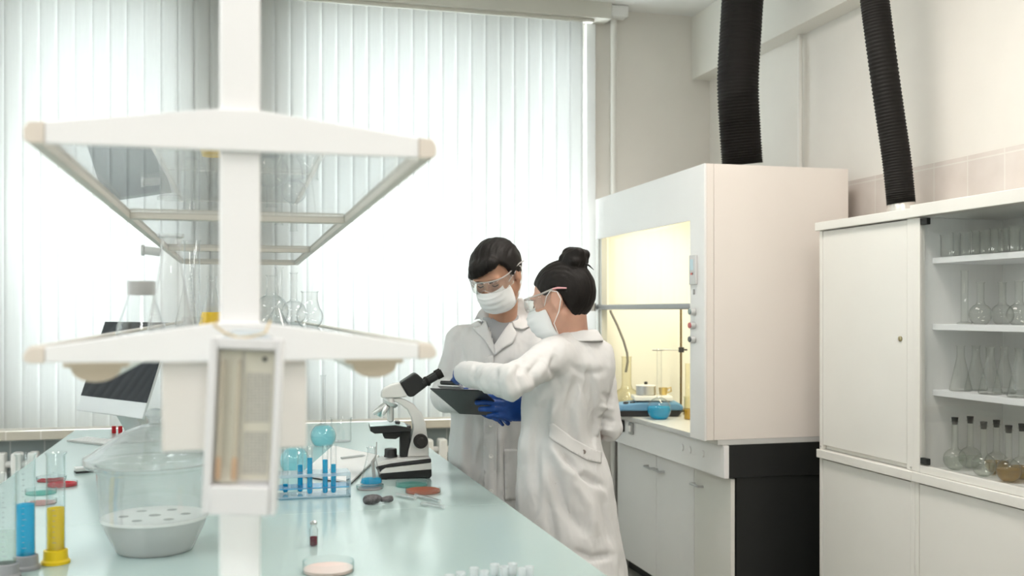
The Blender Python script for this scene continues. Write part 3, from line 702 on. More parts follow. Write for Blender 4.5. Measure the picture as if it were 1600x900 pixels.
# conical reagent bottle with frosted stopper
t = thing('reagent_bottle', 'conical glass bottle with frosted wide neck at left of lower shelf', 'bottle', sh(221, 1.98))
pr_ = [(.044, 0), (.047, .004), (.044, .02), (.027, .072), (.0255, .078)]
ob('glass_body', MB().lathe(shell(pr_), seg=32), GL, t)
ob('frosted_neck', MB().lathe([(.0258, .0785), (.0265, .106), (.023, .106), (.0225, .0785)], seg=32, close=True), glass('frosted neck', (0.9, 0.9, 0.9), haze=.75, hazecol=(0.62, 0.62, 0.61)), t)
t = thing('filter_flask', 'tall conical filtering flask with side arm on the lower shelf', 'flask', sh(267, 2.45))
pf = [(.050, 0), (.054, .005), (.052, .02), (.027, .155), (.024, .175), (.024, .222), (.031, .225), (.031, .232)]
ob('glass_body', MB().lathe(shell(pf, .0035), seg=36), glass('thick glass', (0.985, 0.985, 0.984), (0.74, 0.74, 0.735), haze=.07, hazecol=(0.85, 0.84, 0.83)), t)
ob('side_arm', MB().tube([(-.024, -.004, .188), (-.040, -.006, .190), (-.060, -.008, .192)], .010, 14).lathe([(0, 0), (.013, 0), (.013, .006), (0, .006)], (-.060, -.008, .192), 16, Matrix.Rotation(-PI/2, 3, 'Y')), glass('frosted arm', haze=.6, hazecol=(0.6, 0.6, 0.58)), t)
def gradcyl(name, label, loc, h, r, liq=None, level=0, base=None, m=None, marks=True, cat='cylinder', baser=None):
    t = thing(name, label, cat, loc)
    baser = baser or r*1.5
    pr = [(r, .018), (r, h-.006), (r+.003, h-.002), (r+.0035, h)]
    ob('glass_body', MB().lathe(shell(pr), seg=28), m or GL, t)
    ob('foot', MB().lathe([(0, 0), (baser, 0), (baser, .006), (r+.006, .010), (r+.005, .030), (r+.0003, .032), (r+.0003, .0176), (0, .0176)], seg=28), base or GL, t)
    if liq: ob('liquid', MB().lathe([(0, .0215), (r-.0022, .0215), (r-.0022, level), (0, level)], seg=28), liq, t)
    if marks:
        mk = MB()
        for k in range(14):
            zz = .05+k*(h-.08)/14; a0, a1 = math.radians(-100), math.radians(-100+(24 if k % 5 == 0 else 14))
            pts = [(r+.0003)*Vector((math.cos(a0+(a1-a0)*j/4), math.sin(a0+(a1-a0)*j/4), 0))+Vector((0, 0, zz)) for j in range(5)]
            mk.tube(pts, .0005, 5)
        ob('graduations', mk, mat('graduation ink', (0.30, 0.33, 0.36), 0.5), t)
    return t
gradcyl('measuring_cylinder', 'tall clear measuring cylinder on lower shelf left of the post', sh(300, 2.72), .236, .021)
glassware('conical_flask', 'shelf yellow', p_erlen(.150, .040, .013), 'conical flask with yellow liquid half hidden behind the shelf post', 'flask', sh(331, 3.0), None, YEL, .045)
glassware('conical_flask', 'shelf clear', p_erlen(.165, .040, .014), 'empty conical flask behind the clear cylinder on the lower shelf', 'flask', sh(293, 3.35))
glassware('round_flask', 'shelf round', p_round(.165, .055, .016, .5), 'empty round flask on lower shelf just right of the post', 'flask', sh(424, 3.3))
gradcyl('measuring_cylinder', 'narrow clear cylinder on lower shelf right of the post', sh(436, 3.55), .20, .012, marks=False)
glassware('round_flask', 'shelf long', p_round(.195, .048, .013, .5), 'long necked empty flask, middle of the glassware right of the post', 'flask', sh(459, 3.9))
glassware('wide_flask', 'shelf wide', p_round(.108, .040, .024, .6), 'wide necked flask at the right end of the lower shelf glassware', 'flask', sh(484, 3.05))
p = sh(484, 3.05)
tag(ob('glass_rod', MB().cyl((p[0]-.006, p[1], p[2]+.006), (p[0]+.017, p[1], p[2]+.20), .0022, seg=8), GL), 'thin glass stirring rod leaning in the wide necked shelf flask', 'rod')
t = thing('glass_funnel', 'upturned glass funnel beside the narrow cylinder on the lower shelf', 'funnel', sh(433, 3.05))
ob('cone', MB().lathe([(.042, 0), (.010, .055), (.006, .06), (.006, .12), (.0045, .12), (.0045, .062), (.0085, .055), (.0405, .0)], seg=28, close=True), GL, t)
# ================================================================ THINGS ON THE BENCH
def bp(px, py, z=ZB): p = PZ(px, py, ZB); return (p.x, p.y, z+.0004)
# desiccator
dc = P(242, 486, 2.44)
t = thing('desiccator', 'large glass desiccator with domed lid and white perforated plate', 'desiccator', (dc.x, dc.y, ZB+.0004))
DG = glass('desiccator glass', (0.96, 0.975, 0.975), (0.64, 0.67, 0.67), haze=.12, hazecol=(0.97, 0.98, 0.98), f0=.10)
ob('lower_bowl', MB().lathe(shell([(.082, 0), (.088, .004), (.092, .012), (.114, .058), (.120, .076)], .005), seg=48), glass('milky bowl', (0.92, 0.92, 0.92), haze=.55, hazecol=(0.97, 0.97, 0.97), rough=.03, f0=.10), t)
pl_ = MB().lathe([(0, .0765), (.122, .0765), (.122, .083), (0, .083)], seg=48)
plate = ob('porcelain_plate', pl_, mat('porcelain', (0.95, 0.95, 0.94), 0.3), t, .001)
hm = MB()
for k in range(6): hm.lathe([(0, .0832), (.012, .0832), (.012, .0836), (0, .0836)], (.07*math.cos(k*PI/3), .07*math.sin(k*PI/3), 0), 16)
hm.lathe([(0, .0832), (.014, .0832), (.014, .0836), (0, .0836)], (0, 0, 0), 16)
ob('plate_holes', hm, mat('plate hole', (0.35, 0.35, 0.34), 0.6), plate)
ob('glass_body', MB().lathe([(.123, .077), (.126, .12), (.130, .190), (.140, .202), (.156, .205), (.158, .211), (.150, .2125), (.132, .2105), (.126, .200), (.122, .12), (.1225, .084)], seg=48, close=False), DG, t)
ld = ob('lid', MB().lathe([(.150, .213), (.160, .213), (.160, .226), (.146, .233), (.115, .255), (.072, .284), (.038, .297), (.020, .300), (0, .301), (0, .296), (.03, .292), (.068, .279), (.11, .250), (.140, .230)], seg=48, close=False), DG, t)
ob('knob', MB().lathe([(0, .3012), (.013, .3012), (.011, .310), (.022, .322), (.020, .333), (.010, .337), (0, .337)], seg=24), glass('knob glass', (0.9, 0.93, 0.93), (0.5, 0.55, 0.55), haze=.2), ld)
# measuring cylinders at the left edge
GREYP = mat('grey plastic foot', (0.30, 0.30, 0.31), 0.45)
YELP = mat('yellow plastic foot', (0.80, 0.56, 0.01), 0.4)
gradcyl('measuring_cylinder', 'glass cylinder of blue liquid on a grey foot at bench left', bp(40, 889), .255, .0205, BLUE, .143, GREYP, PETRI)
gradcyl('measuring_cylinder', 'glass cylinder of yellow liquid on a yellow foot', bp(87, 880), .250, .0205, YEL, .125, YELP, PETRI)
gradcyl('measuring_cylinder', 'clear glass cylinder on grey foot at the left frame edge', bp(9, 903), .225, .0205, CLEARL, .10, GREYP, PETRI)
# petri dishes, left group
petri('red filled petri dish nearest the desiccator on the left', bp(97, 759), RED, .048, .014, .008)
petri('rear petri dish with a thin red layer, left of the desiccator', bp(80, 751), RED, .046, .014, .004, True)
petri('greenish empty petri dish in front of the red dishes', bp(64, 771), TEALL, .046, .015, .003)
petri('pale pink petri dish at the front of the left dish group', bp(64, 787), liquid('pale pink agar', (0.88, 0.66, 0.64), .5), .044, .013, .004)
# monitor
ml, mr = P(119, 641, 4.59), P(222, 655, 4.21)
e = (mr-ml); e.z = 0; wd = e.length; e.normalize()
base = (ml+mr)/2
n_ = Vector((e.y, -e.x, 0))                     # screen normal (towards the camera side)
t = thing('computer_monitor', 'slim silver desktop computer with dark screen at bench far left', 'monitor', (base.x-n_.x*.05, base.y-n_.y*.05, ZB+.0004), math.atan2(e.y, e.x))
zb_ = ml.z-ZB; tl_ = math.radians(19)
Mt = Matrix.Translation((0, -.05, zb_)) @ Matrix.Rotation(-tl_, 4, 'X')
ob('housing', MB().box(-wd/2, wd/2, 0, .012, 0, .42, Mt), mat('silver chin', (0.60, 0.62, 0.63), 0.35, 0.3), t, .004)
ob('screen', MB().box(-wd/2+.002, wd/2-.002, -.002, -.0004, .068, .418, Mt), mat('black screen', (0.005, 0.007, 0.011), 0.05, spec=.12), t)
ob('stand_neck', MB().prism([(.018, zb_+.15), (-.010, zb_+.06), (.09, .012), (.10, .012), (.045, zb_+.17), (.028, zb_+.17)], -.09, .09, 'x'), ALU, t, .002)
ob('stand_foot', MB().box(-.08, .08, .005, .13, 0, .011), ALU, t, .003)
# thin tablet / keyboard in front of it
a, b = PZ(104, 690, ZB), PZ(166, 697, ZB)
ev = (b-a).normalized(); nv = Vector((-ev.y, ev.x, 0))
t = thing('keyboard', 'thin silver keyboard lying in front of the dark monitor', 'keyboard', ((a+b)/2+nv*.05+Vector((0, 0, .0004))), math.atan2(ev.y, ev.x))
Lk = (b-a).length/2
ob('keyboard_base', MB().prism([(-.05, 0), (.05, 0), (.05, .011), (-.05, .006)], -Lk, Lk, 'x'), GREYM, t, .001)
kk = MB()
for r_ in range(5):
    for c_2 in range(13):
        x_ = -Lk+.012+c_2*(2*Lk-.02)/13; y_ = -.043+r_*.018
        kk.box(x_, x_+(2*Lk-.02)/13-.003, y_, y_+.0145, .0070+.0009*r_, .0090+.0009*r_)
ob('keys', kk, WHITE, t)
# small red boxes at the far end
for i, (px, py) in enumerate(((178, 677), (188, 677), (198, 677), (208, 677))):
    p = PZ(px, py, ZB)
    tt = thing('reagent_box', ['small red box at the left end of the far red row', 'second small red box from the left in the far row', 'third small red box from the left in the far row', 'small red box at the right end of the far red row'][i], 'box', (p.x, p.y, ZB+.0004), .1, 'small red boxes behind the monitor')
    ob('carton', MB().box(-.0095, .0095, -.009, .009, 0, .034), mat('red card', (0.55, 0.01, 0.02), 0.5), tt, .0015)
    ob('flap', MB().box(-.0097, .0097, -.0092, .0092, .0345, .0365), WHITE, tt, .0005)
glassware('glass_beaker', 'far beaker', p_beaker(.11, .045), 'clear glass beaker behind the desiccator knob', 'beaker', bp(247, 690))
glassware('glass_beaker', 'small far beaker', p_beaker(.045, .022), 'tiny glass beaker beside the right end of the red boxes', 'beaker', bp(234, 688))
t = thing('eraser_block', 'small dark rimmed block lying left of the desiccator flange', 'block', bp(131, 738), .3)
ob('block_body', MB().box(-.03, .03, -.02, .02, .006, .020), ALU, t, .003); ob('block_pad', MB().box(-.03, .03, -.02, .02, 0, .0057), DARK, t, .001)
# ---------------------------------------------------------------- test tube rack and blue glassware
rp = PZ(470, 781, ZB); rp.x += .026
rk_rz = math.radians(1)
t = thing('tube_rack', 'clear plastic test tube rack with blue reflections coloured in, beside the hygrometer', 'rack', (rp.x, rp.y+.045, ZB+.0004), rk_rz)
hw, hd = .124, .045
ob('upper_plate', MB().box(-hw, hw, -hd, hd, .066, .076), ACRYL, t, .002)
ob('lower_plate', MB().box(-hw, hw, -hd, hd, .004, .009), ACRYL, t, .002)
ob('middle_plate', MB().box(-hw+.005, hw-.005, -hd+.004, hd-.004, .030, .034), glass('blue reflection acrylic', (0.45, 0.80, 0.97), (0.25, 0.60, 0.88), haze=.35, hazecol=(0.25, 0.70, 0.95)), t, .001)  # blue reflections in the clear rack put into this plate's colour
for s in (-1, 1):
    ob('side_plate', MB().box(min(s*(hw-.004), s*hw), max(s*(hw-.004), s*hw), -hd, hd, 0, .0655), ACRYL, t, .001)
tub = p_tube(.150, .0095)
def rack_tube(label, px, row, lvl, h=1.0):
    d = rp.y+.045
    y = rp.y+.045+(-.022 if row == 0 else .022)
    u = (px-800)/FPX; dd = y/(FY+RY*u); x = dd*(FX+RX*u)
    return glassware('test_tube', 'rack tube', tub, label, 'test tube', (x, y, ZB+.0104), 'test tubes standing in the clear rack', BLUE if lvl < .12 else BLUE, lvl, None, None, 0, 20)
rack_tube('right-most blue test tube at the end of the clear rack', 521, 0, .090)
rack_tube('blue test tube second from the right end of the rack', 508, 0, .105)
rack_tube('blue test tube third from the right in the front row', 484, 0, .112)
rack_tube('test tube of blue liquid in the back row of the rack', 469, 1, .085)
rack_tube('short filled blue tube at the left of the rack, back row', 446, 1, .028)
glassware('round_flask', 'rack round', p_round(.135, .052, .022, .6), 'round flask of pale blue liquid directly behind the tube rack', 'flask', bp(460, 738), None, BLUEL, .085, None, GL)
glassware('volumetric_flask', 'bench volumetric', p_round(.300, .054, .0105, .62), 'long necked flask of pale blue liquid further down the bench', 'flask', bp(505, 697), None, BLUEL, .082, None, GL)
glassware('glass_beaker', 'bench beaker', p_beaker(.105, .045), 'empty clear beaker right of the long necked blue flask', 'beaker', bp(533, 690), None, None, 0, None, GL)
# notebook and pen behind the rack
a, b, c_, d2 = PZ(548, 757, ZB), PZ(470, 745, ZB), PZ(520, 700, ZB), PZ(592, 715, ZB)
t = thing('paper_pad', 'white paper pad with dark edge lying left of the microscope', 'paper pad', (a.x, a.y, ZB+.0004))
ob('paper', MB().prism([(v.x-a.x, v.y-a.y) for v in (a, d2, c_, b)], .004, .010, 'z'), mat('paper', (0.82, 0.83, 0.83), 0.6), t)
cen = (a+b+c_+d2)/4
ob('cover', MB().prism([((v.x-cen.x)*1.015+cen.x-a.x, (v.y-cen.y)*1.015+cen.y-a.y) for v in (a, d2, c_, b)], 0, .0038, 'z'), BLACK, t)
p, p2_ = PZ(533, 722, ZB), PZ(566, 718, ZB)
tag(ob('pen', MB().cyl((p.x, p.y, ZB+.0155), (p2_.x, p2_.y, ZB+.0155), .0042, seg=10).cyl((p2_.x, p2_.y, ZB+.0155), (p2_.x+.012, p2_.y+.001, ZB+.0155), .0042, .001, seg=10), mat('grey pen', (0.50, 0.53, 0.53), 0.4)), 'grey pen lying on the white paper pad', 'pen')
# ---------------------------------------------------------------- flask on dish, dishes, tubes, bulb
pk = liquid('pinkish glass base', (0.93, 0.80, 0.80), .6)
petri('pinkish petri dish under the small blue conical flask', bp(578, 764), pk, .042, .0125, .004, True)
q_ = bp(580, 763)
cf = glassware('conical_flask', 'bench blue conical', p_erlen(.118, .036, .0135), 'small conical flask with blue liquid and spatula standing on a dish', 'flask', (q_[0], q_[1], ZB+.0150), None, BLUE, .016)
tag(ob('spatula', MB().tube([(q_[0]+.010, q_[1]+.002, ZB+.034), (q_[0]+.004, q_[1]+.002, ZB+.085), (q_[0]+.016, q_[1]+.003, ZB+.105), (q_[0]+.018, q_[1]+.003, ZB+.148)], [.006, .0055, .002, .0016], 10), GREYM), 'grey metal spatula leaning in the small blue conical flask', 'spatula')
petri('teal tinted petri dish in front of the microscope base', bp(643, 759), TEALL, .052, .016, .005)
petri('petri dish with orange red medium right of the teal dish', bp(661, 769), ORNG, .056, .013, .008)
def lying_tube(label, a, b, r=.0055, z0=0):
    a, b = PZ(*a, ZB), PZ(*b, ZB); d = (b-a)
    t = tag(ob('glass_tube', MB().lathe(shell([(.0005, 0), (r*.7, .001), (r, r), (r, d.length-.002), (r+.0012, d.length)], .001), seg=16, M=Vector((d.x, d.y, 0)).to_track_quat('Z', 'Y').to_matrix()), glass('tube glass', (0.97, 0.98, 0.98), (0.75, 0.80, 0.80), f0=.10, haze=.22, hazecol=(0.95, 0.97, 0.97))), label, 'glass tube', 'glass tubes lying on the bench')  # white haze in the glass stands in for bright highlights
    t.location = (a.x, a.y, ZB+r+.0016+z0); return t
lying_tube('thin clear tube lying left-most in front of the orange dish', (618, 776), (649, 782))
lying_tube('clear tube lying across the middle behind the nearest tube', (648, 777), (687, 787))
lying_tube('clear tube lying nearest, right end of the three loose tubes', (657, 790), (693, 796))
b1, b2 = PZ(568, 790, ZB), PZ(613, 785, ZB)
t = thing('rubber_bulb', 'dark grey mottled rubber bulb with a short neck lying on bench', 'rubber bulb', (b1.x, b1.y, ZB+.0158), math.atan2(b2.y-b1.y, b2.x-b1.x))
Ly = Matrix.Rotation(PI/2, 3, 'Y')
GB = mat('mottled dark rubber', (0.10, 0.095, 0.10), 0.55, bump=.8, bscale=220, var=.5, vscale=90)
ob('bulb', MB().lathe([(0, 0), (.008, .001), (.0125, .005), (.0145, .014), (.0150, .030), (.0130, .044), (.0095, .052), (.0068, .056), (0, .053)], seg=28, M=Ly), GB, t)
ob('neck', MB().lathe([(0, .0562), (.0068, .0562), (.0072, .063), (.0092, .072), (.0095, .088), (.0078, .093), (0, .093)], (0, 0, -.004), seg=20, M=Ly), GB, t)
# vial and dish close to the camera
vp = bp(490, 853)
t = thing('glass_vial', 'small capped glass vial with dark red contents near the bench front', 'vial', vp)
ob('glass_body', MB().lathe(shell([(.0095, 0), (.0105, .001), (.0105, .040), (.007, .046), (.007, .052)], .0012), seg=24), GL, t)
ob('liquid', MB().lathe([(.0088, .002), (.0088, .022), (.0060, .022), (.0060, .002)], seg=24, close=True), WINE, t)
ob('cap', MB().lathe([(0, .0525), (.0085, .0525), (.0085, .058), (.005, .061), (0, .061)], seg=20), STEEL, t)
petri('pink filled glass dish nearest the camera on the bench', bp(513, 893), mat('pale salmon agar', (0.80, 0.60, 0.54), .25), .056, .024, .008)
# cluster of small clear caps at the frame bottom
random.seed(11)
k = 0
LW = ['left end of the cluster', 'second from the left in the cluster', 'third from the left in the cluster', 'fourth from the left in the cluster', 'fifth from the left in the cluster', 'right middle of the cluster', 'sixth from the right in back', 'second from the right end', 'right end of the cluster']
for i, (px, py) in enumerate(((703, 917), (720, 912), (741, 905), (757, 910), (773, 899), (788, 903), (801, 898), (816, 906), (827, 903))):
    glassware('cuvette_cup', 'tiny cup', [(.0085, 0), (.009, .001), (.010, .022), (.0112, .024)], 'tiny clear cup at the near bench edge, %s from the left in its cluster' % ordw[i], 'cup', bp(px, py), 'tiny clear cups at the near bench edge', None, 0, None, FROST, 0, 18)
# ---------------------------------------------------------------- microscope
mc = PZ(636, 748, ZB); mpp = mc_d = (mc.x*FX+mc.y*FY)/FPX
t = thing('microscope', 'white and black binocular microscope facing right on the bench', 'microscope', (mc.x, mc.y+.06, ZB+.0004), math.radians(-5))
def mz(zx, zy): return (((580+zx*.2)-636)*mpp, (748-(570+zy*.2))*mpp)
def mp(pts): return [mz(*p) for p in pts]
MW = mat('microscope enamel', (0.74, 0.73, 0.70), 0.35)
base = ob('base_foot', MB().prism(mp([(75, 845), (483, 822), (484, 872), (470, 890), (440, 890), (436, 884), (140, 886), (130, 892), (90, 892), (72, 862)]), -.065, .065), BLACK, t, .004)
ob('base_band', MB().prism(mp([(84, 842), (98, 818), (125, 802), (482, 770), (483, 820), (80, 843)]), -.064, .064), MW, t, .003)
ob('base_stripe', MB().prism(mp([(48, 800), (60, 790), (170, 770), (480, 738), (482, 768), (126, 800), (98, 816), (82, 836)]), -.063, .063), DARK, t, .003)
ob('base_cover', MB().prism(mp([(52, 796), (60, 765), (110, 748), (200, 738), (300, 735), (470, 735), (470, 737), (170, 768), (60, 788)]), -.060, .060), MW, t, .002)
ob('arm', MB().prism(mp([(300, 734), (470, 734), (470, 640), (456, 560), (446, 470), (412, 385), (350, 318), (285, 283), (235, 268), (190, 268), (190, 292), (245, 318), (300, 360), (335, 430), (346, 510), (330, 600), (310, 680)]), -.024, .024), MW, t, .006)
ob('head', MB().prism(mp([(96, 264), (99, 222), (118, 192), (170, 165), (240, 146), (300, 243), (292, 258), (240, 264)]), -.030, .030), MW, t, .010)
ob('prism_housing', MB().prism(mp([(243, 146), (355, 72), (378, 76), (416, 112), (452, 178), (350, 254), (325, 260), (301, 252)]), -.034, .034), BLACK, t, .006)
a, b = mz(425, 150), mz(560, 80)
for s in (-1, 1):
    ey = ob('eyepiece', MB().cyl((a[0], s*.0285, a[1]-.004), (b[0], s*.0285, b[1]), .0125, seg=22), BLACK, t, .001)
    v = Vector((b[0]-a[0], 0, b[1]-a[1])).normalized()
    ob('eye_cup', MB().cyl((b[0]-v.x*.014, s*.0285, b[1]-v.z*.014), (b[0]+v.x*.008, s*.0285, b[1]+v.z*.008), .0150, seg=22).cyl((a[0]+v.x*.012, s*.0285, a[1]-.004+v.z*.012), (a[0]+v.x*.022, s*.0285, a[1]-.004+v.z*.022), .0152, seg=22), RUBBER, ey, .0015)
def mp3(p, y=0): q0 = mz(*p); return (q0[0], y, q0[1])
ob('head_collar', MB().cyl(mp3((172, 267)), mp3((172, 300)), .024, .026, 26), ALU, t)
ns = ob('nosepiece', MB().cyl(mp3((172, 298)), mp3((158, 328)), .030, .024, 26), ALU, t, .002)
OBJ = mat('objective steel', (0.66, 0.68, 0.67), 0.25, .7)
ob('objective', MB().cyl(mp3((172, 320)), mp3((171, 345)), .014, seg=20).cyl(mp3((171, 345)), mp3((171, 450)), .0115, seg=20).cyl(mp3((171, 450)), mp3((171, 461)), .0105, .006, seg=20), OBJ, t)
ob('objective', MB().cyl(mp3((132, 322), -.012), mp3((88, 352), -.014), .0115, seg=18).cyl(mp3((88, 352), -.014), mp3((32, 388), -.016), .0100, .007, seg=18), OBJ, t)
ob('objective', MB().cyl(mp3((140, 330), -.02), mp3((118, 372), -.024), .0095, seg=18).cyl(mp3((118, 372), -.024), mp3((106, 402), -.027), .0085, .005, seg=18), OBJ, t)
ob('objective', MB().cyl(mp3((128, 335), .010), mp3((82, 415), .016), .0105, .008, seg=18), mat('teal objective', (0.40, 0.60, 0.58), 0.3, .5), t)
st = ob('stage', MB().prism(mp([(6, 478), (200, 470), (290, 486), (325, 500), (325, 520), (40, 534), (6, 512)]), -.065, .065), BLACK, t, .002)
ob('stage_top', MB().prism(mp([(6, 474), (200, 466), (290, 482), (288, 486), (200, 470), (6, 478)]), -.064, .064), mat('stage glass', (0.55, 0.72, 0.70), 0.15), st)
ob('slide_holder', MB().box(*[mz(205, 0)[0], mz(243, 0)[0]], -.03, .01, mz(0, 470)[1], mz(0, 450)[1]).box(mz(285, 0)[0], mz(325, 0)[0], -.05, -.01, mz(0, 505)[1], mz(0, 482)[1]), DARK, st, .002)
ob('condenser', MB().lathe([(0, mz(0, 592)[1]), (.022, mz(0, 588)[1]), (.026, mz(0, 570)[1]), (.026, mz(0, 548)[1]), (.019, mz(0, 535)[1]), (0, mz(0, 535)[1])], (mz(172, 0)[0], 0, 0), 24), DARK, t)
ob('condenser_mount', MB().prism(mp([(105, 534), (250, 534), (250, 565), (210, 590), (130, 585), (110, 565)]), -.028, .028), BLACK, t, .003)
ob('focus_slide', MB().prism(mp([(243, 534), (328, 522), (326, 600), (308, 680), (300, 733), (243, 733)]), -.022, .022), BLACK, t, .003)
ob('illuminator', MB().lathe([(0, mz(0, 734)[1]), (.024, mz(0, 734)[1]), (.021, mz(0, 715)[1]), (.021, mz(0, 676)[1]), (.019, mz(0, 670)[1]), (0, mz(0, 670)[1])], (mz(172, 0)[0], 0, 0), 28), BLACK, t)
kx, kz = mz(402, 605)
for s in (-1, 1):
    kn = ob('focus_knob', MB().lathe([(0, .0245), (.010, .0245), (.010, .030), (.0245, .031), (.0250, .034), (.0250, .048), (.0235, .050), (.014, .050), (.014, .062), (.012, .064), (0, .064)], (kx, 0, kz), 32, Matrix.Rotation(PI/2 if s < 0 else -PI/2, 3, 'X')), mat('focus knob black', (0.025, 0.022, 0.02), 0.35), t)
# ================================================================ PEOPLE : distance fields -> one continuous skin (surface nets)
class Field:
    def __init__(s, lo, hi, h):
        s.lo = np.array(lo, np.float32); s.h = h
        s.n = tuple(int(math.ceil((b-a)/h))+1 for a, b in zip(lo, hi))
        s.D = np.full(s.n, 1.0, np.float32)
    def sub(s, lo, hi):
        i0 = [max(0, int(math.floor((a-o)/s.h))) for a, o in zip(lo, s.lo)]
        i1 = [min(n, int(math.ceil((b-o)/s.h))+1) for b, o, n in zip(hi, s.lo, s.n)]
        if any(b <= a for a, b in zip(i0, i1)): return None
        ax = [s.lo[k]+s.h*np.arange(i0[k], i1[k], dtype=np.float32) for k in range(3)]
        return tuple(slice(a, b) for a, b in zip(i0, i1)), np.meshgrid(*ax, indexing='ij')
    def apply(s, lo, hi, fn, k=0.0, op='u'):
        m = 0.03+2*k
        q = s.sub([a-m for a in lo], [b+m for b in hi])
        if q is None: return s
        sl, (X, Y, Z) = q
        d = fn(X, Y, Z).astype(np.float32); D = s.D[sl]
        if op == 'u':
            if k > 0:
                h = np.maximum(k-np.abs(D-d), 0)/k; s.D[sl] = np.minimum(D, d)-h*h*k*.25
            else: s.D[sl] = np.minimum(D, d)
        elif op == 's':
            if k > 0:
                h = np.maximum(k-np.abs(-D-d), 0)/k; s.D[sl] = -(np.minimum(-D, d)-h*h*k*.25)
            else: s.D[sl] = np.maximum(D, -d)
        elif op == 'i': s.D[sl] = np.maximum(D, d)
        return s
    def cap(s, a, b, ra, rb, k=0.0, op='u'):
        a, b = np.array(a, float), np.array(b, float); r = max(ra, rb); ab = b-a; L2 = max(ab @ ab, 1e-9)
        def f(X, Y, Z):
            t = np.clip(((X-a[0])*ab[0]+(Y-a[1])*ab[1]+(Z-a[2])*ab[2])/L2, 0, 1)
            return np.sqrt((X-a[0]-t*ab[0])**2+(Y-a[1]-t*ab[1])**2+(Z-a[2]-t*ab[2])**2)-(ra+(rb-ra)*t)
        return s.apply(np.minimum(a, b)-r, np.maximum(a, b)+r, f, k, op)
    def chain(s, pts, rs, k=0.0):
        for i in range(len(pts)-1): s.cap(pts[i], pts[i+1], rs[i], rs[i+1], k)
        return s
    def ell(s, c, r, M=None, k=0.0, op='u'):
        c = np.array(c, float); r = np.array(r, float); R = np.eye(3) if M is None else np.array(M)
        def f(X, Y, Z):
            dx, dy, dz = X-c[0], Y-c[1], Z-c[2]
            a = R[0, 0]*dx+R[1, 0]*dy+R[2, 0]*dz; b = R[0, 1]*dx+R[1, 1]*dy+R[2, 1]*dz; e = R[0, 2]*dx+R[1, 2]*dy+R[2, 2]*dz
            k0 = np.sqrt((a/r[0])**2+(b/r[1])**2+(e/r[2])**2); k1 = np.sqrt((a/r[0]**2)**2+(b/r[1]**2)**2+(e/r[2]**2)**2)
            return k0*(k0-1)/np.maximum(k1, 1e-6)
        m = max(r)
        return s.apply(c-m, c+m, f, k, op)
    def loft(s, secs, k=0.0, expo=2.3, ripple=None):
        """secs: (z, cx, cy, half_width, half_depth, yaw) from top to bottom"""
        S = np.array(sorted(secs), float); z0, z1 = S[0, 0], S[-1, 0]
        zz = np.linspace(z0, z1, 240); T = [np.interp(zz, S[:, 0], S[:, j]) for j in range(1, 6)]
        ker = np.ones(17)/17
        T = [np.convolve(np.pad(t, 8, 'edge'), ker, 'valid') for t in T]
        R = max(S[:, 3].max(), S[:, 4].max())*1.25
        lo = (S[:, 1].min()-R, S[:, 2].min()-R, z0); hi = (S[:, 1].max()+R, S[:, 2].max()+R, z1)
        def f(X, Y, Z):
            g = [np.interp(Z, zz, t) for t in T]
            c, sn = np.cos(g[4]), np.sin(g[4])
            lx = (X-g[0])*c+(Y-g[1])*sn; ly = -(X-g[0])*sn+(Y-g[1])*c
            A, B = g[2], g[3]
            if ripple is not None:
                w = 1+ripple(np.arctan2(ly/B, lx/A), Z); A = A*w; B = B*w
            q = (np.abs(lx/A)**expo+np.abs(ly/B)**expo)**(1/expo)
            d = (q-1)*np.minimum(A, B)
            return np.maximum(np.maximum(d, Z-z1), z0-Z)
        return s.apply(lo, hi, f, k)
    def mesh(s, name, smooth=2):
        D = s.D; h = s.h; inside = D < 0
        c = [inside[i:D.shape[0]-1+i, j:D.shape[1]-1+j, k:D.shape[2]-1+k] for i in (0, 1) for j in (0, 1) for k in (0, 1)]
        cnt = sum(x.astype(np.int8) for x in c)
        act = (cnt > 0) & (cnt < 8)
        I = np.argwhere(act); n = len(I)
        ids = np.full(act.shape, -1, np.int64); ids[act] = np.arange(n)
        cv = np.stack([D[I[:, 0]+i, I[:, 1]+j, I[:, 2]+k] for i in (0, 1) for j in (0, 1) for k in (0, 1)], 1)
        off = np.array([(i, j, k) for i in (0, 1) for j in (0, 1) for k in (0, 1)], float)
        acc = np.zeros((n, 3)); num = np.zeros(n)
        for a in range(8):
            for b in range(a+1, 8):
                if np.abs(off[a]-off[b]).sum() != 1: continue
                va, vb = cv[:, a], cv[:, b]; m = (va < 0) != (vb < 0)
                t = np.where(m, va/np.where(m, va-vb, 1), 0)
                acc[m] += (off[a]+t[:, None]*(off[b]-off[a]))[m]; num[m] += 1
        V = s.lo+h*(I+acc/num[:, None])
        F = []
        for ax in range(3):
            a = inside; sh = list(a.shape)
            s0 = [slice(None)]*3; s1 = [slice(None)]*3; s0[ax] = slice(0, -1); s1[ax] = slice(1, None)
            e0, e1 = a[tuple(s0)], a[tuple(s1)]
            u, v = [(1, 2), (2, 0), (0, 1)][ax]
            E = np.argwhere(e0 != e1)
            ok = (E[:, u] > 0) & (E[:, v] > 0) & (E[:, u] < sh[u]-1) & (E[:, v] < sh[v]-1); E = E[ok]
            du = np.zeros(3, int); du[u] = 1; dv = np.zeros(3, int); dv[v] = 1
            g = lambda q: ids[q[:, 0], q[:, 1], q[:, 2]]
            Q = np.stack([g(E-du-dv), g(E-dv), g(E), g(E-du)], 1)
            fl = ~e0[E[:, 0], E[:, 1], E[:, 2]]
            Q[fl] = Q[fl][:, ::-1]
            F.append(Q)
        F = np.concatenate(F); F = F[(F >= 0).all(1)]
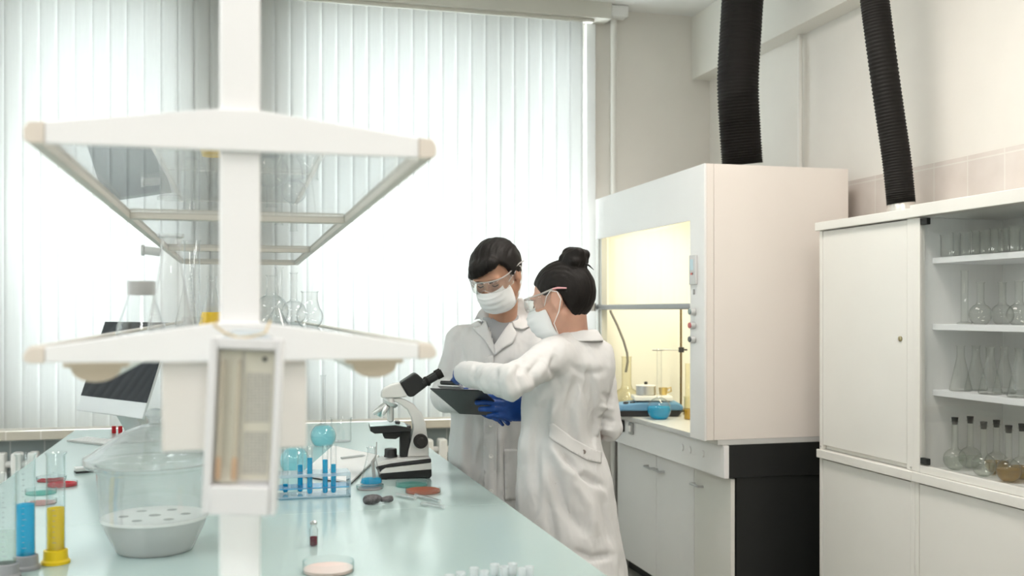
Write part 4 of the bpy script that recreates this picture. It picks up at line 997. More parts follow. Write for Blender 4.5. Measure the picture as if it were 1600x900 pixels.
        if smooth:
            ed = np.concatenate([F[:, [0, 1]], F[:, [1, 2]], F[:, [2, 3]], F[:, [3, 0]]])
            for _ in range(smooth):
                sm = np.zeros_like(V); ct = np.zeros(len(V))
                for a_, b_ in ((0, 1), (1, 0)):
                    np.add.at(sm, ed[:, a_], V[ed[:, b_]]); np.add.at(ct, ed[:, a_], 1)
                V = V*.5+.5*sm/np.maximum(ct, 1)[:, None]
        return V, F
def vnormals(V, F):
    n = np.cross(V[F[:, 2]]-V[F[:, 0]], V[F[:, 3]]-V[F[:, 1]]); N = np.zeros_like(V)
    for k in range(4): np.add.at(N, F[:, k], n)
    return N/np.maximum(np.linalg.norm(N, axis=1), 1e-9)[:, None]
def tomesh(name, V, F):
    used = np.unique(F); remap = np.full(len(V), -1); remap[used] = np.arange(len(used))
    me = bpy.data.meshes.new(name); me.from_pydata(V[used].tolist(), [], remap[F].tolist())
    me.polygons.foreach_set('use_smooth', [True]*len(me.polygons)); me.update()
    return me
class Body:
    """local frame: x along camera right, y away from the camera, z up; origin on the floor under (px0, d0)"""
    def __init__(s, px0, d0):
        s.px0, s.d0 = px0, d0; s.x0 = d0*(px0-800)/FPX
        g = P(px0, HOR, d0); s.loc = (g.x, g.y, 0.0)
    def __call__(s, px, py, d): return np.array((d*(px-800)/FPX-s.x0, d-s.d0, CAMH+(HOR-py)/FPX*d))
    def proj(s, V):
        V = np.asarray(V, float); d = V[..., 1]+s.d0
        return 800+FPX*(V[..., 0]+s.x0)/d, HOR-FPX*(V[..., 2]-CAMH)/d
    def place(s, o): o.location = s.loc; o.rotation_euler = (0, 0, -TH); return o
def basis(yaw, pitch, roll):
    """head axes as columns (forward, left, up); yaw of forward in the local frame, pitch positive looks down"""
    f0 = np.array((math.cos(yaw), math.sin(yaw), 0)); l = np.array((-f0[1], f0[0], 0)); up = np.array((0, 0, 1.0))
    f = math.cos(pitch)*f0-math.sin(pitch)*up; u = np.cross(f, l)
    l2 = math.cos(roll)*l+math.sin(roll)*u; u2 = np.cross(f, l2)
    return np.stack([f, l2, u2], 1)
def head_fn(c, M): return lambda f, l, u: c+M @ np.array((f, l, u), float)
def add_head(F_, c, M, fem=False):
    H = head_fn(c, M); e = lambda p, r, k=.02, op='u': F_.ell(H(*p), r, M, k, op)
    e((-.012, 0, .030), (.094, .074, .086))
    e((.030, 0, -.030), (.062, .062, .085), .03)
    e((.048, 0, -.085), (.036, .042, .040), .03)
    e((.070, 0, -.108), (.018, .022, .016), .02)
    for s in (-1, 1):
        F_.cap(H(-.012, s*.058, -.055), H(.055, s*.020, -.106), .018, .014, .03)
        e((.068, s*.036, -.022), (.022, .024, .020), .02)                 # cheekbone
        e((.082, s*.030, .026), (.014, .026, .008), .012)                 # brow
        e((.098, s*.031, .006), (.016, .017, .011), .012, 's')           # eye socket
        e((.074, s*.031, .005), (.0150, .0155, .0125), .004)             # eyeball under the lid
        e((-.010, s*.080, -.008), (.021, .010, .034), .006)              # ear
        e((-.004, s*.092, -.006), (.009, .007, .018), .004, 's')
        e((-.004, s*.076, -.037), (.009, .006, .010), .006)
    F_.cap(H(.086, 0, .016), H(.108, 0, -.026), .007, .0105, .012)
    for s in (-1, 1): e((.097, s*.011, -.031), (.010, .008, .008), .006)
    e((.090, 0, -.060), (.012, .024, .007), .006); e((.087, 0, -.071), (.012, .020, .007), .006)
def hand_prims(F_, w, dirv, thumb, r=1.0, scale=1.0, curl=(20, 30, 20), k=.008, spread=1.0):
    """wrist w, dirv along the fingers, thumb side unit vector; curls towards the palm (dirv x thumb side)"""
    x = np.array(dirv, float); x /= np.linalg.norm(x)
    y = np.array(thumb, float); y -= x*(x @ y); y /= np.linalg.norm(y)
    z = np.cross(x, y)                       # palm normal side
    w = np.array(w, float)
    kn = []
    for i, (off, kl) in enumerate(((.030, .090), (.0095, .094), (-.011, .090), (-.030, .082))):
        off *= spread
        b = w+scale*(x*.004+y*off*.55); q_ = w+scale*(x*kl+y*off)
        F_.cap(b, q_, .0155*r*scale, .0130*r*scale, .014); kn.append((q_, off))
    for (q_, off), lens in zip(kn, ((.044, .027, .021), (.049, .030, .022), (.045, .028, .021), (.035, .021, .018))):
        a = 0; p = q_; rr = .0102 if off > -.025 else .0088
        for j, L in enumerate(lens):
            a += math.radians(curl[j]); dvec = x*math.cos(a)+z*math.sin(a)+y*off*.5
            dvec /= np.linalg.norm(dvec); p2 = p+scale*L*dvec
            F_.cap(p, p2, rr*r*scale, (rr-.0010)*r*scale, .003 if j else .006); p = p2; rr -= .0010
    t0 = w+scale*(x*.022+y*.024+z*.006); d1 = x*.62+y*.72+z*.30; d1 /= np.linalg.norm(d1)
    t1 = t0+scale*.040*d1; d2 = x*.86+y*.36+z*.36; d2 /= np.linalg.norm(d2)
    t2 = t1+scale*.034*d2; d3 = x*.96+y*.05+z*.26; t3 = t2+scale*.026*d3/np.linalg.norm(d3)
    F_.cap(t0, t1, .0155*r*scale, .0125*r*scale, .010); F_.cap(t1, t2, .0120*r*scale, .0108*r*scale, .003); F_.cap(t2, t3, .0105*r*scale, .0088*r*scale, .002)
def face_mask(parent, H, m, m2, big=1.0):
    rows = [(.118, .050, -.012, .055), (.130, .044, -.026, .061), (.134, .038, -.045, .064), (.128, .034, -.066, .065), (.120, .030, -.088, .063), (.105, .026, -.106, .058), (.084, .022, -.120, .048), (.064, .024, -.127, .038)]
    ns = 25; nr = 33; V = []; Fs = []
    R_ = np.array(rows); tt = np.linspace(0, 7, nr)
    G = [np.interp(tt, range(8), R_[:, j]) for j in range(4)]
    G = [np.convolve(np.pad(g_, 3, 'edge'), np.ones(7)/7, 'valid') for g_ in G]
    for i in range(nr):
        fc, fe, u, le = (g_[i] for g_ in G)
        pleat = .0042*(abs(((tt[i]-1.2)*0.9) % 1.0-.5)*2) if 1.2 < tt[i] < 5.6 else 0
        for j in range(ns):
            s = -1+2*j/(ns-1); a = s*PI/2
            ca = max(math.cos(a), 0)**.75
            V.append(tuple(H(fe+(fc-fe)*ca+pleat*ca, (le*1.0)*math.sin(a)*(.94+.06*abs(s)), u+.010*(1-ca)*(1 if i < 16 else -.2))))
    for i in range(nr-1):
        for j in range(ns-1): Fs.append((i*ns+j, i*ns+j+1, (i+1)*ns+j+1, (i+1)*ns+j))
    mb = MB().add(V, Fs)
    o = ob('face_mask', mb, m, parent)
    md = o.modifiers.new('t', 'SOLIDIFY'); md.thickness = .0018; md.offset = 0
    for s in (-1, 1):
        e0 = V[(4)*ns+(ns-1 if s > 0 else 0)]; e1 = V[(nr-8)*ns+(ns-1 if s > 0 else 0)]
        pts = [e0, tuple(H(.018, s*.086, .012)), tuple(H(-.002, s*.092, .026)), tuple(H(-.024, s*.094, .016)), tuple(H(-.029, s*.092, -.010)), tuple(H(-.010, s*.086, -.045)), tuple(H(.020, s*.078, -.078)), e1]
        ob('ear_loop', MB().tube(pts, .0017, 8), m2, o)
    return o
def goggles(parent, H, lensm, rimm, armm):
    ns = 29; V = []; Fs = []
    for i, (uu, df) in enumerate(((.032, .002), (.021, .006), (.009, .008), (-.004, .007), (-.013, .004))):
        for j in range(ns):
            a = (-1+2*j/(ns-1))*math.radians(84)
            n_ = .010*math.exp(-(a/.22)**2) if i > 2 else 0
            V.append(tuple(H(.020+(.100+df)*math.cos(a)**.8, .081*math.sin(a), uu+n_*1.3-.006*abs(math.sin(a)))))
    for i in range(4):
        for j in range(ns-1): Fs.append((i*ns+j, i*ns+j+1, (i+1)*ns+j+1, (i+1)*ns+j))
    o = ob('safety_goggles', MB().add(V, Fs), lensm, parent)
    md = o.modifiers.new('t', 'SOLIDIFY'); md.thickness = .0016; md.offset = 1
    ob('brow_rim', MB().tube([V[j] for j in range(ns)], .0028, 8), rimm, o)
    for s in (-1, 1):
        e = V[ns-1 if s > 0 else 0]
        ta = ob('temple_arm', MB().tube([e, tuple(H(.010, s*.088, .028)), tuple(H(-.012, s*.094, .029))], [.0032, .0030, .0028], 8), rimm, o)
        ob('arm_tip', MB().tube([tuple(H(-.0121, s*.094, .029)), tuple(H(-.030, s*.096, .027)), tuple(H(-.058, s*.094, .018))], [.0029, .0032, .0024], 8), armm, ta)
        ob('side_shield', MB().add([V[(0)*ns+(ns-1 if s > 0 else 0)], V[4*ns+(ns-1 if s > 0 else 0)], tuple(H(.004, s*.085, .005)), tuple(H(.004, s*.086, .026))], [(0, 1, 2, 3)]), lensm, o)
    return o
def hair_shell(fld, c, M, r, off, phis, Hs, rng=.018):
    """cap of hair: enlarged cranium kept above a hairline that depends on the direction around the head"""
    P_ = np.array(phis)*PI/180
    ce = c+M @ np.array(off)
    F2 = Field(fld.lo, fld.lo+fld.h*(np.array(fld.n)-1), fld.h); F2.n = fld.n; F2.D = np.full(fld.n, 1.0, np.float32)
    F2.ell(ce, r, M)
    sl, (X, Y, Z) = F2.sub(F2.lo, F2.lo+F2.h*np.array(F2.n))
    dx, dy, dz = X-c[0], Y-c[1], Z-c[2]
    f = M[0, 0]*dx+M[1, 0]*dy+M[2, 0]*dz; l = M[0, 1]*dx+M[1, 1]*dy+M[2, 1]*dz; u = M[0, 2]*dx+M[1, 2]*dy+M[2, 2]*dz
    Hh = np.interp(np.arctan2(l, f), P_, np.array(Hs))
    g = (Hh-u)*.8; D = F2.D
    h = np.maximum(rng-np.abs(D-g), 0)/rng
    D2 = np.maximum(D, g)+h*h*rng*.25
    fld.D = np.minimum(fld.D, D2)
def strands(V, F, H0, amp, fr, seed, c, M):
    N = vnormals(V, F); W = (V-c) @ M
    ang = np.arctan2(W[:, 1], W[:, 0]*.6+.02); out = V.copy()
    for i in range(len(V)):
        f, l, u = W[i]
        n = noise.noise((l*fr+seed, f*fr*.25+u*fr*.2, seed))+.6*noise.noise((l*fr*2.3, f*fr*.5, seed+u*fr*.4))
        out[i] += N[i]*amp*n
    return out
SKIN1 = mat('skin warm', (0.50, 0.275, 0.18), 0.5, sss=.15, var=.04, vscale=30)
SKIN2 = mat('skin light', (0.60, 0.345, 0.255), 0.5, sss=.15, var=.04, vscale=30)
HAIR = mat('black hair', (0.010, 0.008, 0.007), 0.55, spec=.25, bump=.5, bscale=260)
COAT = mat('white coat cotton', (0.66, 0.66, 0.655), 0.85, bump=.15, bscale=700, var=.012, vscale=3)
TEE = mat('grey jersey', (0.36, 0.37, 0.38), 0.9, bump=.2, bscale=500)
TROU = mat('dark trousers', (0.05, 0.055, 0.07), 0.85)
SHOE = mat('shoe leather', (0.03, 0.03, 0.03), 0.45)
GLOVE = mat('blue nitrile', (0.006, 0.055, 0.26), 0.42, bump=.25, bscale=120)
MASKM = mat('mask fabric', (0.83, 0.85, 0.85), 0.8, bump=.1, bscale=600)
LOOP = mat('ear loop elastic', (0.85, 0.82, 0.80), 0.8)
LENS = glass('goggle lens', (0.96, 0.96, 0.95), (0.80, 0.80, 0.80), haze=.06)
RIM = glass('goggle rim', (0.9, 0.9, 0.9), (0.7, 0.7, 0.7), haze=.55, hazecol=(0.85, 0.82, 0.80))
PINKA = mat('pink temple arm', (0.70, 0.36, 0.38), 0.35)
BUT = mat('coat button', (0.78, 0.78, 0.75), 0.35)
BUTD = mat('dark coat button', (0.22, 0.19, 0.17), 0.4)
def child(name, V, F, m, parent, rel=None):
    return link(name, tomesh(name, V, F), m, parent)
class Coat:
    """cloth surface in body-local coordinates that can be creased and can carry draped patches"""
    lim = (-.011, .016)
    def __init__(s, B, V, F): s.B, s.V, s.F = B, V, F
    def crease(s, lines):
        N = vnormals(s.V, s.F); cam_ = np.array((-s.B.x0, -s.B.d0, CAMH))
        vis = np.einsum('ij,ij->i', N, cam_-s.V) > 0
        px, py = s.B.proj(s.V); A = np.zeros(len(s.V))
        for pts, w_, a_ in lines:
            best = np.full(len(px), 1e9); par = np.zeros(len(px)); tot = len(pts)-1
            for i in range(tot):
                (x0, y0), (x1, y1) = pts[i], pts[i+1]; L2 = (x1-x0)**2+(y1-y0)**2
                t = np.clip(((px-x0)*(x1-x0)+(py-y0)*(y1-y0))/L2, 0, 1)
                dd = np.hypot(px-x0-t*(x1-x0), py-y0-t*(y1-y0)); m_ = dd < best
                best[m_] = dd[m_]; par[m_] = ((i+t)/tot)[m_]
            A += 2.0*a_*np.exp(-(best/w_)**2)*np.clip(4*par*(1-par)+.25, 0, 1)
        s.V = s.V+N*(np.clip(A, *s.lim)*vis)[:, None]
    def wrinkle(s, amp, fr, seed, anis=(1, 1, .45)):
        N = vnormals(s.V, s.F); n = np.empty(len(s.V))
        for i, v in enumerate(s.V):
            q_ = (v[0]*fr*anis[0]+seed, v[1]*fr*anis[1], v[2]*fr*anis[2])
            n[i] = noise.noise(q_)+.5*(1-2*abs(noise.noise((q_[0]*2.1, q_[1]*2.1, q_[2]*2.1+seed))))
        s.V = s.V+N*(amp*n)[:, None]
    def cut(s, fn): s.F = s.F[~fn(s.V[s.F].mean(1))]
    def bvh(s): return BVHTree.FromPolygons([Vector(v) for v in s.V], s.F.tolist())
    def hit(s, bv, px, py):
        o = Vector((-s.B.x0, -s.B.d0, CAMH)); d = Vector(s.B(px, py, 3.0))-o
        r = bv.ray_cast(o, d.normalized())
        return (r[0], -d.normalized()) if r[0] is not None else (None, None)
    def drape(s, bv, name, poly, m, parent, off=.006, th=.003, res=5.0, lift=None):
        """a cloth patch of its own thickness lying on the coat; poly given as seen from the front"""
        bm = bmesh.new()
        vs = [bm.verts.new((x, y, 0)) for x, y in poly]; bm.faces.new(vs)
        bmesh.ops.triangulate(bm, faces=bm.faces)
        for _ in range(5):
            es = [e for e in bm.edges if e.calc_length() > res]
            if not es: break
            bmesh.ops.subdivide_edges(bm, edges=es, cuts=1); bmesh.ops.triangulate(bm, faces=bm.faces)
        good = []; pend = []
        for v in bm.verts:
            x, y = v.co.x, v.co.y
            h, d = s.hit(bv, x, y)
            if h is None: pend.append((v, x, y)); continue
            dd = h.y+s.B.d0; v.co = h+d*(off+(lift(x, y) if lift else 0)); good.append((x, y, dd))
        for v, x, y in pend:
            dep = min(good, key=lambda g: (g[0]-x)**2+(g[1]-y)**2)[2] if good else s.B.d0
            v.co = Vector(s.B(x, y, dep))
        for _ in range(2): bmesh.ops.smooth_vert(bm, verts=[v for v in bm.verts if not v.is_boundary], factor=.4, use_axis_x=False, use_axis_y=True, use_axis_z=False)
        bmesh.ops.recalc_face_normals(bm, faces=bm.faces)
        me = bpy.data.meshes.new(name); bm.to_mesh(me); bm.free()
        me.polygons.foreach_set('use_smooth', [True]*len(me.polygons))
        o = link(name, me, m, parent); md = o.modifiers.new('t', 'SOLIDIFY'); md.thickness = th; md.offset = 0
        return o
def button(B, c, bv, px, py, m, parent, r=.0075):
    h, d = c.hit(bv, px, py)
    if h is None: return
    M = d.to_track_quat('Z', 'Y').to_matrix()
    ob('button', MB().lathe([(0, -.002), (r, -.002), (r, .003), (r*.75, .004), (r*.6, .003), (0, .003)], h+d*.005, 16, M), m, parent)
# ------------------------------------------------------------------------------------------------ THE MAN
B = Body(772, 3.92)
hc = B(776, 429, 3.80); HM = basis(math.radians(-90-24), math.radians(30), math.radians(4)); H = head_fn(hc, HM)
sR, eR, wR = B(723, 533, 3.93), B(697, 619, 3.93), B(736, 628, 3.70)
sL, eL, wL = B(843, 533, 3.92), B(872, 630, 3.70), B(829, 643, 3.475)
neck = B(783, 512, 3.93); chest = B(778, 570, 3.93); hip = B(772, 715, 3.96)
hipR, hipL = hip+np.array((-.068, 0, -.03)), hip+np.array((.068, .0, -.03))
footR, footL = np.array((hipR[0]-.01, hipR[1]+.02, .09)), np.array((hipL[0]+.02, hipL[1]+.02, .09))
kneeR, kneeL = (hipR+footR)/2+np.array((0, -.02, .02)), (hipL+footL)/2+np.array((0, -.02, .02))
tor = [(neck[2]-.03, neck[0]-.006, neck[1], .080, .060, 0), (neck[2]-.075, chest[0], chest[1], .128, .086, 0), (chest[2]+.02, chest[0], chest[1], .146, .102, 0), (chest[2]-.12, chest[0]-.006, chest[1], .140, .098, 0),
       (hip[2]+.13, hip[0], hip[1]-.01, .138, .094, 0), (hip[2], hip[0], hip[1], .142, .098, 0), (hip[2]-.10, hip[0], hip[1], .138, .095, 0)]
handL_dir = B(774, 633, 3.405)-wL
def man_hand_L(F_, r): hand_prims(F_, wL, handL_dir, (0, .35, 1.0), r*1.12, 1.02, (10, 22, 20))
handR_dir = B(768, 640, 3.66)-wR
def man_hand_R(F_, r): hand_prims(F_, wR, handR_dir, (-.1, -.5, 1.0), r, .98, (8, 12, 10))
bf = Field((-.36, -.52, -.005), (.36, .26, 1.80), .0052)
bf.loft(tor, 0)
bf.cap(neck+np.array((0, .035, -.06)), H(-.026, 0, -.075), .056, .053, .03)
for s_, e_, w_ in ((sR, eR, wR), (sL, eL, wL)):
    bf.chain([s_+np.array((0, .005, -.02)), e_, w_], [.040, .033, .024], .02)
for h_, k_, f_ in ((hipR, kneeR, footR), (hipL, kneeL, footL)):
    bf.chain([h_, k_, f_], [.078, .055, .036], .03); bf.cap(f_+np.array((0, .03, -.05)), f_+np.array((0, -.13, -.060)), .032, .026, .02)
add_head(bf, hc, HM); man_hand_L(bf, .86); man_hand_R(bf, .86)
V, Fq = bf.mesh('body', 1)
man = B.place(link('person', tomesh('person', V, Fq), SKIN1))
tag(man, 'standing person with short black hair in white coat, goggles and mask, holding a clipboard', 'person')
# shirt, trousers, shoes
tf = Field((-.24, -.2, .78), (.24, .2, 1.50), .007)
tf.loft([(neck[2]+.055, neck[0], neck[1]+.0, .066, .064, 0), (neck[2]+.01, neck[0]-.002, neck[1]-.002, .074, .070, 0)]+[(a, b, c, d+.006, e+.006, f) for a, b, c, d, e, f in tor[1:]], 0)
V, Fq = tf.mesh('t', 2); px, py = B.proj(V[Fq].mean(1)); ce = V[Fq].mean(1)
keep = ~((py < 495+.006*(px-780)**2*(-1)+3) & (np.abs(px-780) < 26))
keep = keep & (ce[:, 2] < neck[2]+.045)
child('t_shirt', V, Fq[keep], TEE, man)
pf_ = Field((-.25, -.2, .06), (.25, .2, 1.02), .010)
pf_.loft([(hip[2]+.10, hip[0], hip[1]-.005, .140, .098, 0), (hip[2]-.09, hip[0], hip[1], .145, .100, 0)], 0)
for h_, k_, f_ in ((hipR, kneeR, footR), (hipL, kneeL, footL)): pf_.chain([h_, k_, f_+np.array((0, 0, .0))], [.076, .062, .054], .02)
V, Fq = pf_.mesh('t', 1); child('trousers', V, Fq, TROU, man)
def shoes(parent, feet, dirs):
    for f_, d_ in zip(feet, dirs):
        sf = Field(f_-.2, f_+.2, .006); d_ = np.array(d_, float)
        sf.cap(f_+np.array((0, 0, -.035))-d_*.035, f_+np.array((0, 0, -.048))+d_*.135, .046, .038, .02); sf.cap(f_, f_+np.array((0, 0, -.04)), .046, .046, .03)
        sf.apply(f_-.2, f_+.2, lambda X, Y, Z: .0015-Z, 0, 'i')
        V, Fq = sf.mesh('s', 1); child('shoe', V, Fq, SHOE, parent)
shoes(man, (footR, footL), ((-.1, -1, 0), (.1, -1, 0)))
# coat
cf_ = Field((-.36, -.50, .48), (.40, .26, 1.52), .0058)
rip = lambda a, z: np.clip((1.15-z)/.6, 0, 1)*(.030*np.sin(5*a+z*3)+.020*np.sin(9*a+1-z*4))
ctor = [(neck[2]+.012, neck[0]-.004, neck[1]+.01, .070, .066, 0), (neck[2]-.012, neck[0]-.004, neck[1]+.005, .094, .080, 0), (neck[2]-.055, chest[0], chest[1], .138, .098, 0), (chest[2]+.02, chest[0], chest[1], .172, .122, 0), (chest[2]-.10, chest[0]-.004, chest[1], .170, .124, 0),
        (hip[2]+.16, hip[0]-.002, hip[1]-.01, .158, .122, 0), (hip[2]+.02, hip[0]-.004, hip[1], .170, .132, 0), (hip[2]-.12, hip[0], hip[1], .180, .138, 0), (.52, hip[0], hip[1], .215, .165, 0)]
cf_.loft(ctor, 0, 2.2, rip)
for s_, e_, w_ in ((sR, eR, wR), (sL, eL, wL)):
    mid = chest+np.array((0, .01, .09))
    cf_.cap(neck+np.array((0, .012, -.022)), s_+np.array((0, 0, -.004)), .058, .058, .04)
    cf_.cap(s_+np.array((0, 0, -.004)), e_, .060, .054, .02); cf_.cap(e_, w_, .054, .043, .012)
V, Fq = cf_.mesh('c', 2)
ct = Coat(B, V, Fq)
ct.wrinkle(.0060, 8, 3.1); ct.wrinkle(.0022, 24, 8.1)
ct.crease([([(722, 500), (712, 560), (700, 610)], 7, -.006), ([(707, 530), (730, 590), (736, 640)], 8, -.010), ([(726, 560), (745, 600)], 6, .006), ([(700, 585), (684, 600)], 4, -.004), ([(704, 605), (682, 616)], 4, .004),
           ([(738, 650), (736, 720), (742, 775)], 5, -.008), ([(728, 650), (722, 740)], 6, .006), ([(757, 690), (748, 730), (735, 770)], 7, -.009), ([(765, 700), (768, 790)], 4, .003), ([(795, 665), (790, 720), (800, 800)], 7, -.009), ([(780, 670), (782, 740)], 5, .006),
           ([(800, 560), (790, 610)], 8, -.006), ([(806, 575), (812, 605)], 5, .005)])
Vpoly = [(759, 484), (772, 543), (805, 492), (808, 478), (804, 466), (782, 460), (762, 476)]
def inpoly(x, y, poly):
    r = np.zeros(len(x), bool); n = len(poly)
    for i in range(n):
        (x0, y0), (x1, y1) = poly[i], poly[(i+1) % n]
        r ^= ((y0 > y) != (y1 > y)) & (x < (x1-x0)*(y-y0)/((y1-y0) if y1 != y0 else 1e-9)+x0)
    return r
bv0 = ct.bvh()
def mancut(c):
    px, py = B.proj(c)
    front = c[:, 1] < neck[1]+.03
    return (inpoly(px, py, Vpoly) & front) | (c[:, 2] < .535) | ((c[:, 2] > neck[2]+.004) & (np.hypot(c[:, 0]-neck[0], c[:, 1]-neck[1]) < .088))
full = Coat(B, ct.V.copy(), ct.F.copy())
ct.cut(mancut)
coat = child('lab_coat', ct.V, ct.F, COAT, man)
md = coat.modifiers.new('t', 'SOLIDIFY'); md.thickness = .003; md.offset = -1
bvf = full.bvh()
full.drape(bvf, 'lapel', [(803, 512), (808, 522), (801, 536), (785, 545), (773, 556), (771, 541), (790, 512), (800, 500)], COAT, coat, .008, .004)
full.drape(bvf, 'lapel', [(759, 500), (752, 509), (739, 512), (745, 520), (758, 533), (772, 556), (773, 543), (764, 515)], COAT, coat, .008, .004)
# collar : a folded band around the neck
def collar(parent, path, hs, outs, m):
    n = len(path); V = []; prof = 7
    for (p, o), h_, w2 in zip(path, hs, outs):
        p = np.array(p); o = np.array(o)/np.linalg.norm(o)
        for k in range(prof):
            t = k/(prof-1)
            if t < .4: q_ = p+np.array((0, 0, h_))*(t/.4)+o*.002
            else:
                s_ = (t-.4)/.6; q_ = p+np.array((0, 0, h_))*(1-1.25*s_)+o*(.006+w2*s_)
            V.append(tuple(q_))
    Fs = [(i*prof+j, i*prof+j+1, (i+1)*prof+j+1, (i+1)*prof+j) for i in range(n-1) for j in range(prof-1)]
    o_ = ob('collar', MB().add(V, Fs), m, parent)
    md = o_.modifiers.new('t', 'SOLIDIFY'); md.thickness = .004; md.offset = 0
    sb = o_.modifiers.new('s', 'SUBSURF'); sb.levels = 1; sb.render_levels = 1
    return o_
pth = []; hs = []; os_ = []
cn = neck+np.array((-.002, .012, -.012))
for k in range(19):
    a = math.radians(-34+k*(248/18))
    o = np.array((math.cos(a), math.sin(a), 0))
    fr = max(0, -math.sin(a))
    en = min(1, (9-abs(k-9))/2.5+.15)
    pth.append((cn+np.array((.080*math.cos(a), .074*math.sin(a)-.012*fr, -.014*fr+.010*max(0, math.sin(a)))), o)); hs.append((.036+.004*max(0, math.sin(a)))*en); os_.append(.028*en+.002)
collar(coat, pth, hs, os_, COAT)
full.drape(bvf, 'collar_wing', [(806, 466), (815, 465), (825, 476), (831, 500), (828, 510), (816, 515), (804, 512), (800, 502), (806, 486)], COAT, coat, .012, .004)
full.drape(bvf, 'collar_wing', [(757, 478), (763, 482), (765, 500), (757, 503), (748, 498), (741, 500), (748, 487)], COAT, coat, .012, .004)
full.drape(bvf, 'pocket', [(788, 702), (815, 700), (816, 780), (789, 782)], COAT, coat, .005, .003, 8)
full.drape(bvf, 'placket', [(757, 560), (771, 554), (776, 660), (776, 815), (757, 815), (755, 660)], COAT, coat, .006, .004, 8)
for by in (600, 665, 713, 768): button(B, full, bvf, 767, by, BUT, coat, .009)
# gloves
def glove(fn, w, el, parent, lo, hi, cuff=(.036, .047)):
    gf = Field(lo, hi, .0032); fn(gf, 1.0)
    ax = (np.array(el)-w); ax /= np.linalg.norm(ax)
    gf.cap(np.array(w)-ax*.01, np.array(w)+ax*.035, .028, .030, .02)
    gf.cap(np.array(w)+ax*.022, np.array(w)+ax*.055, cuff[0], cuff[1], .012)
    V, Fq = gf.mesh('g', 1)
    c = Coat(B, V, Fq); c.wrinkle(.0018, 40, 1.7, (1, 1, 1))
    return child('glove', c.V, c.F, GLOVE, parent)
glove(man_hand_L, wL, eL, man, wL-.24, wL+.14)
glove(man_hand_R, wR, eR, man, wR-.20, wR+.20)
# hair, mask, goggles, brows
hf = Field(hc-.17, hc+.17, .0036)
hair_shell(hf, hc, HM, (.114, .094, .101), (-.014, 0, .033), (-180, -140, -110, -88, -72, -58, -40, -15, 10, 30, 42, 56, 72, 88, 110, 140, 180), (-.085, -.080, -.050, -.010, -.020, .012, .032, .046, .058, .074, .072, .050, -.004, .006, -.040, -.080, -.085))
hf.cap(H(.080, .035, .085), H(.082, -.030, .066), .022, .024, .02); hf.cap(H(.082, -.030, .066), H(.062, -.068, .030), .022, .013, .02)
V, Fq = hf.mesh('h', 1); V = strands(V, Fq, H, .0035, 70, 3.3, hc, HM)
child('hair', V, Fq, HAIR, man)
for s in (-1, 1):
    ob('eyebrow', MB().tube([H(.096, s*.014, .014), H(.095, s*.028, .019), H(.083, s*.046, .018)], [.0026, .0032, .0016], 8), HAIR, man)
    ob('eyelashes', MB().tube([H(.0885, s*.018, .000), H(.0915, s*.030, -.004), H(.084, s*.043, .000)], .0016, 6), HAIR, man)
face_mask(man, H, MASKM, LOOP)
goggles(man, H, LENS, RIM, RIM)
# ------------------------------------------------------------------------------------------------ THE WOMAN
B = Body(882, 3.40)
hc = B(877, 467, 3.40); HM = basis(math.radians(180-22), math.radians(16), math.radians(0)); H = head_fn(hc, HM)
yw = math.radians(-135+0)
lat = np.array((-.707, -.707, 0)); fwd = np.array((-.707, .707, 0))
sL, eL, wL = B(866, 556, 3.31), B(797, 597, 3.10), B(726, 583, 3.33)
sR, eR, wR = B(931, 556, 3.53), B(951, 668, 3.50), B(930, 664, 3.72)
neck = B(897, 520, 3.43)
def wsec(py, pxc, a, b, dd=3.42): p_ = B(pxc, py, dd); return (p_[2], p_[0], p_[1], a, b, math.radians(45))
hip = B(884, 715, 3.42)
hipL, hipR = hip+lat*.062+np.array((0, 0, -.03)), hip-lat*.066+np.array((0, 0, -.03))
footL, footR = np.array((hipL[0]+.0, hipL[1]+.03, .09)), np.array((hipR[0]+.03, hipR[1]-.02, .09))
kneeL, kneeR = (hipL+footL)/2+fwd*.02, (hipR+footR)/2+fwd*.02
bf = Field((-.50, -.42, -.005), (.34, .52, 1.76), .0052)
wt = [wsec(528, 897, .075, .060), wsec(545, 896, .140, .080), wsec(575, 896, .146, .090), wsec(620, 890, .132, .088), wsec(660, 884, .118, .086), wsec(720, 884, .132, .098), wsec(775, 884, .134, .098)]
bf.loft(wt, 0)
bf.cap(neck+np.array((0, 0, -.04)), H(-.020, 0, -.070), .050, .048, .035)
for s_, e_, w_ in ((sR, eR, wR), (sL, eL, wL)): bf.chain([s_, e_, w_], [.034, .028, .022], .02)
for h_, k_, f_ in ((hipR, kneeR, footR), (hipL, kneeL, footL)):
    bf.chain([h_, k_, f_], [.070, .050, .034], .02); bf.cap(f_-fwd*.03+np.array((0, 0, -.05)), f_+fwd*.12+np.array((0, 0, -.06)), .030, .024, .02)
hdir = B(709, 594, 3.46)-wL
def wo_hand_L(F_, r): hand_prims(F_, wL+hdir*.10, hdir, (.5, .3, .6), r, .92, (14, 22, 16))
hdirR = np.array((-.75, .35, .05))
def wo_hand_R(F_, r): hand_prims(F_, wR, hdirR, (0, .2, 1.0), r, .92, (18, 26, 20))
add_head(bf, hc, HM, True); wo_hand_L(bf, .86); wo_hand_R(bf, .86)
V, Fq = bf.mesh('b', 1)
wom = B.place(link('person', tomesh('person', V, Fq), SKIN2))
tag(wom, 'person with black hair bun, white coat with half belt, reaching towards the clipboard', 'person')
pf_ = Field((-.3, -.3, .06), (.3, .3, 1.02), .010)
pf_.loft([wsec(690, 884, .120, .088), wsec(780, 884, .132, .094)], 0)
for h_, k_, f_ in ((hipR, kneeR, footR), (hipL, kneeL, footL)): pf_.chain([h_, k_, f_], [.070, .056, .048], .02)
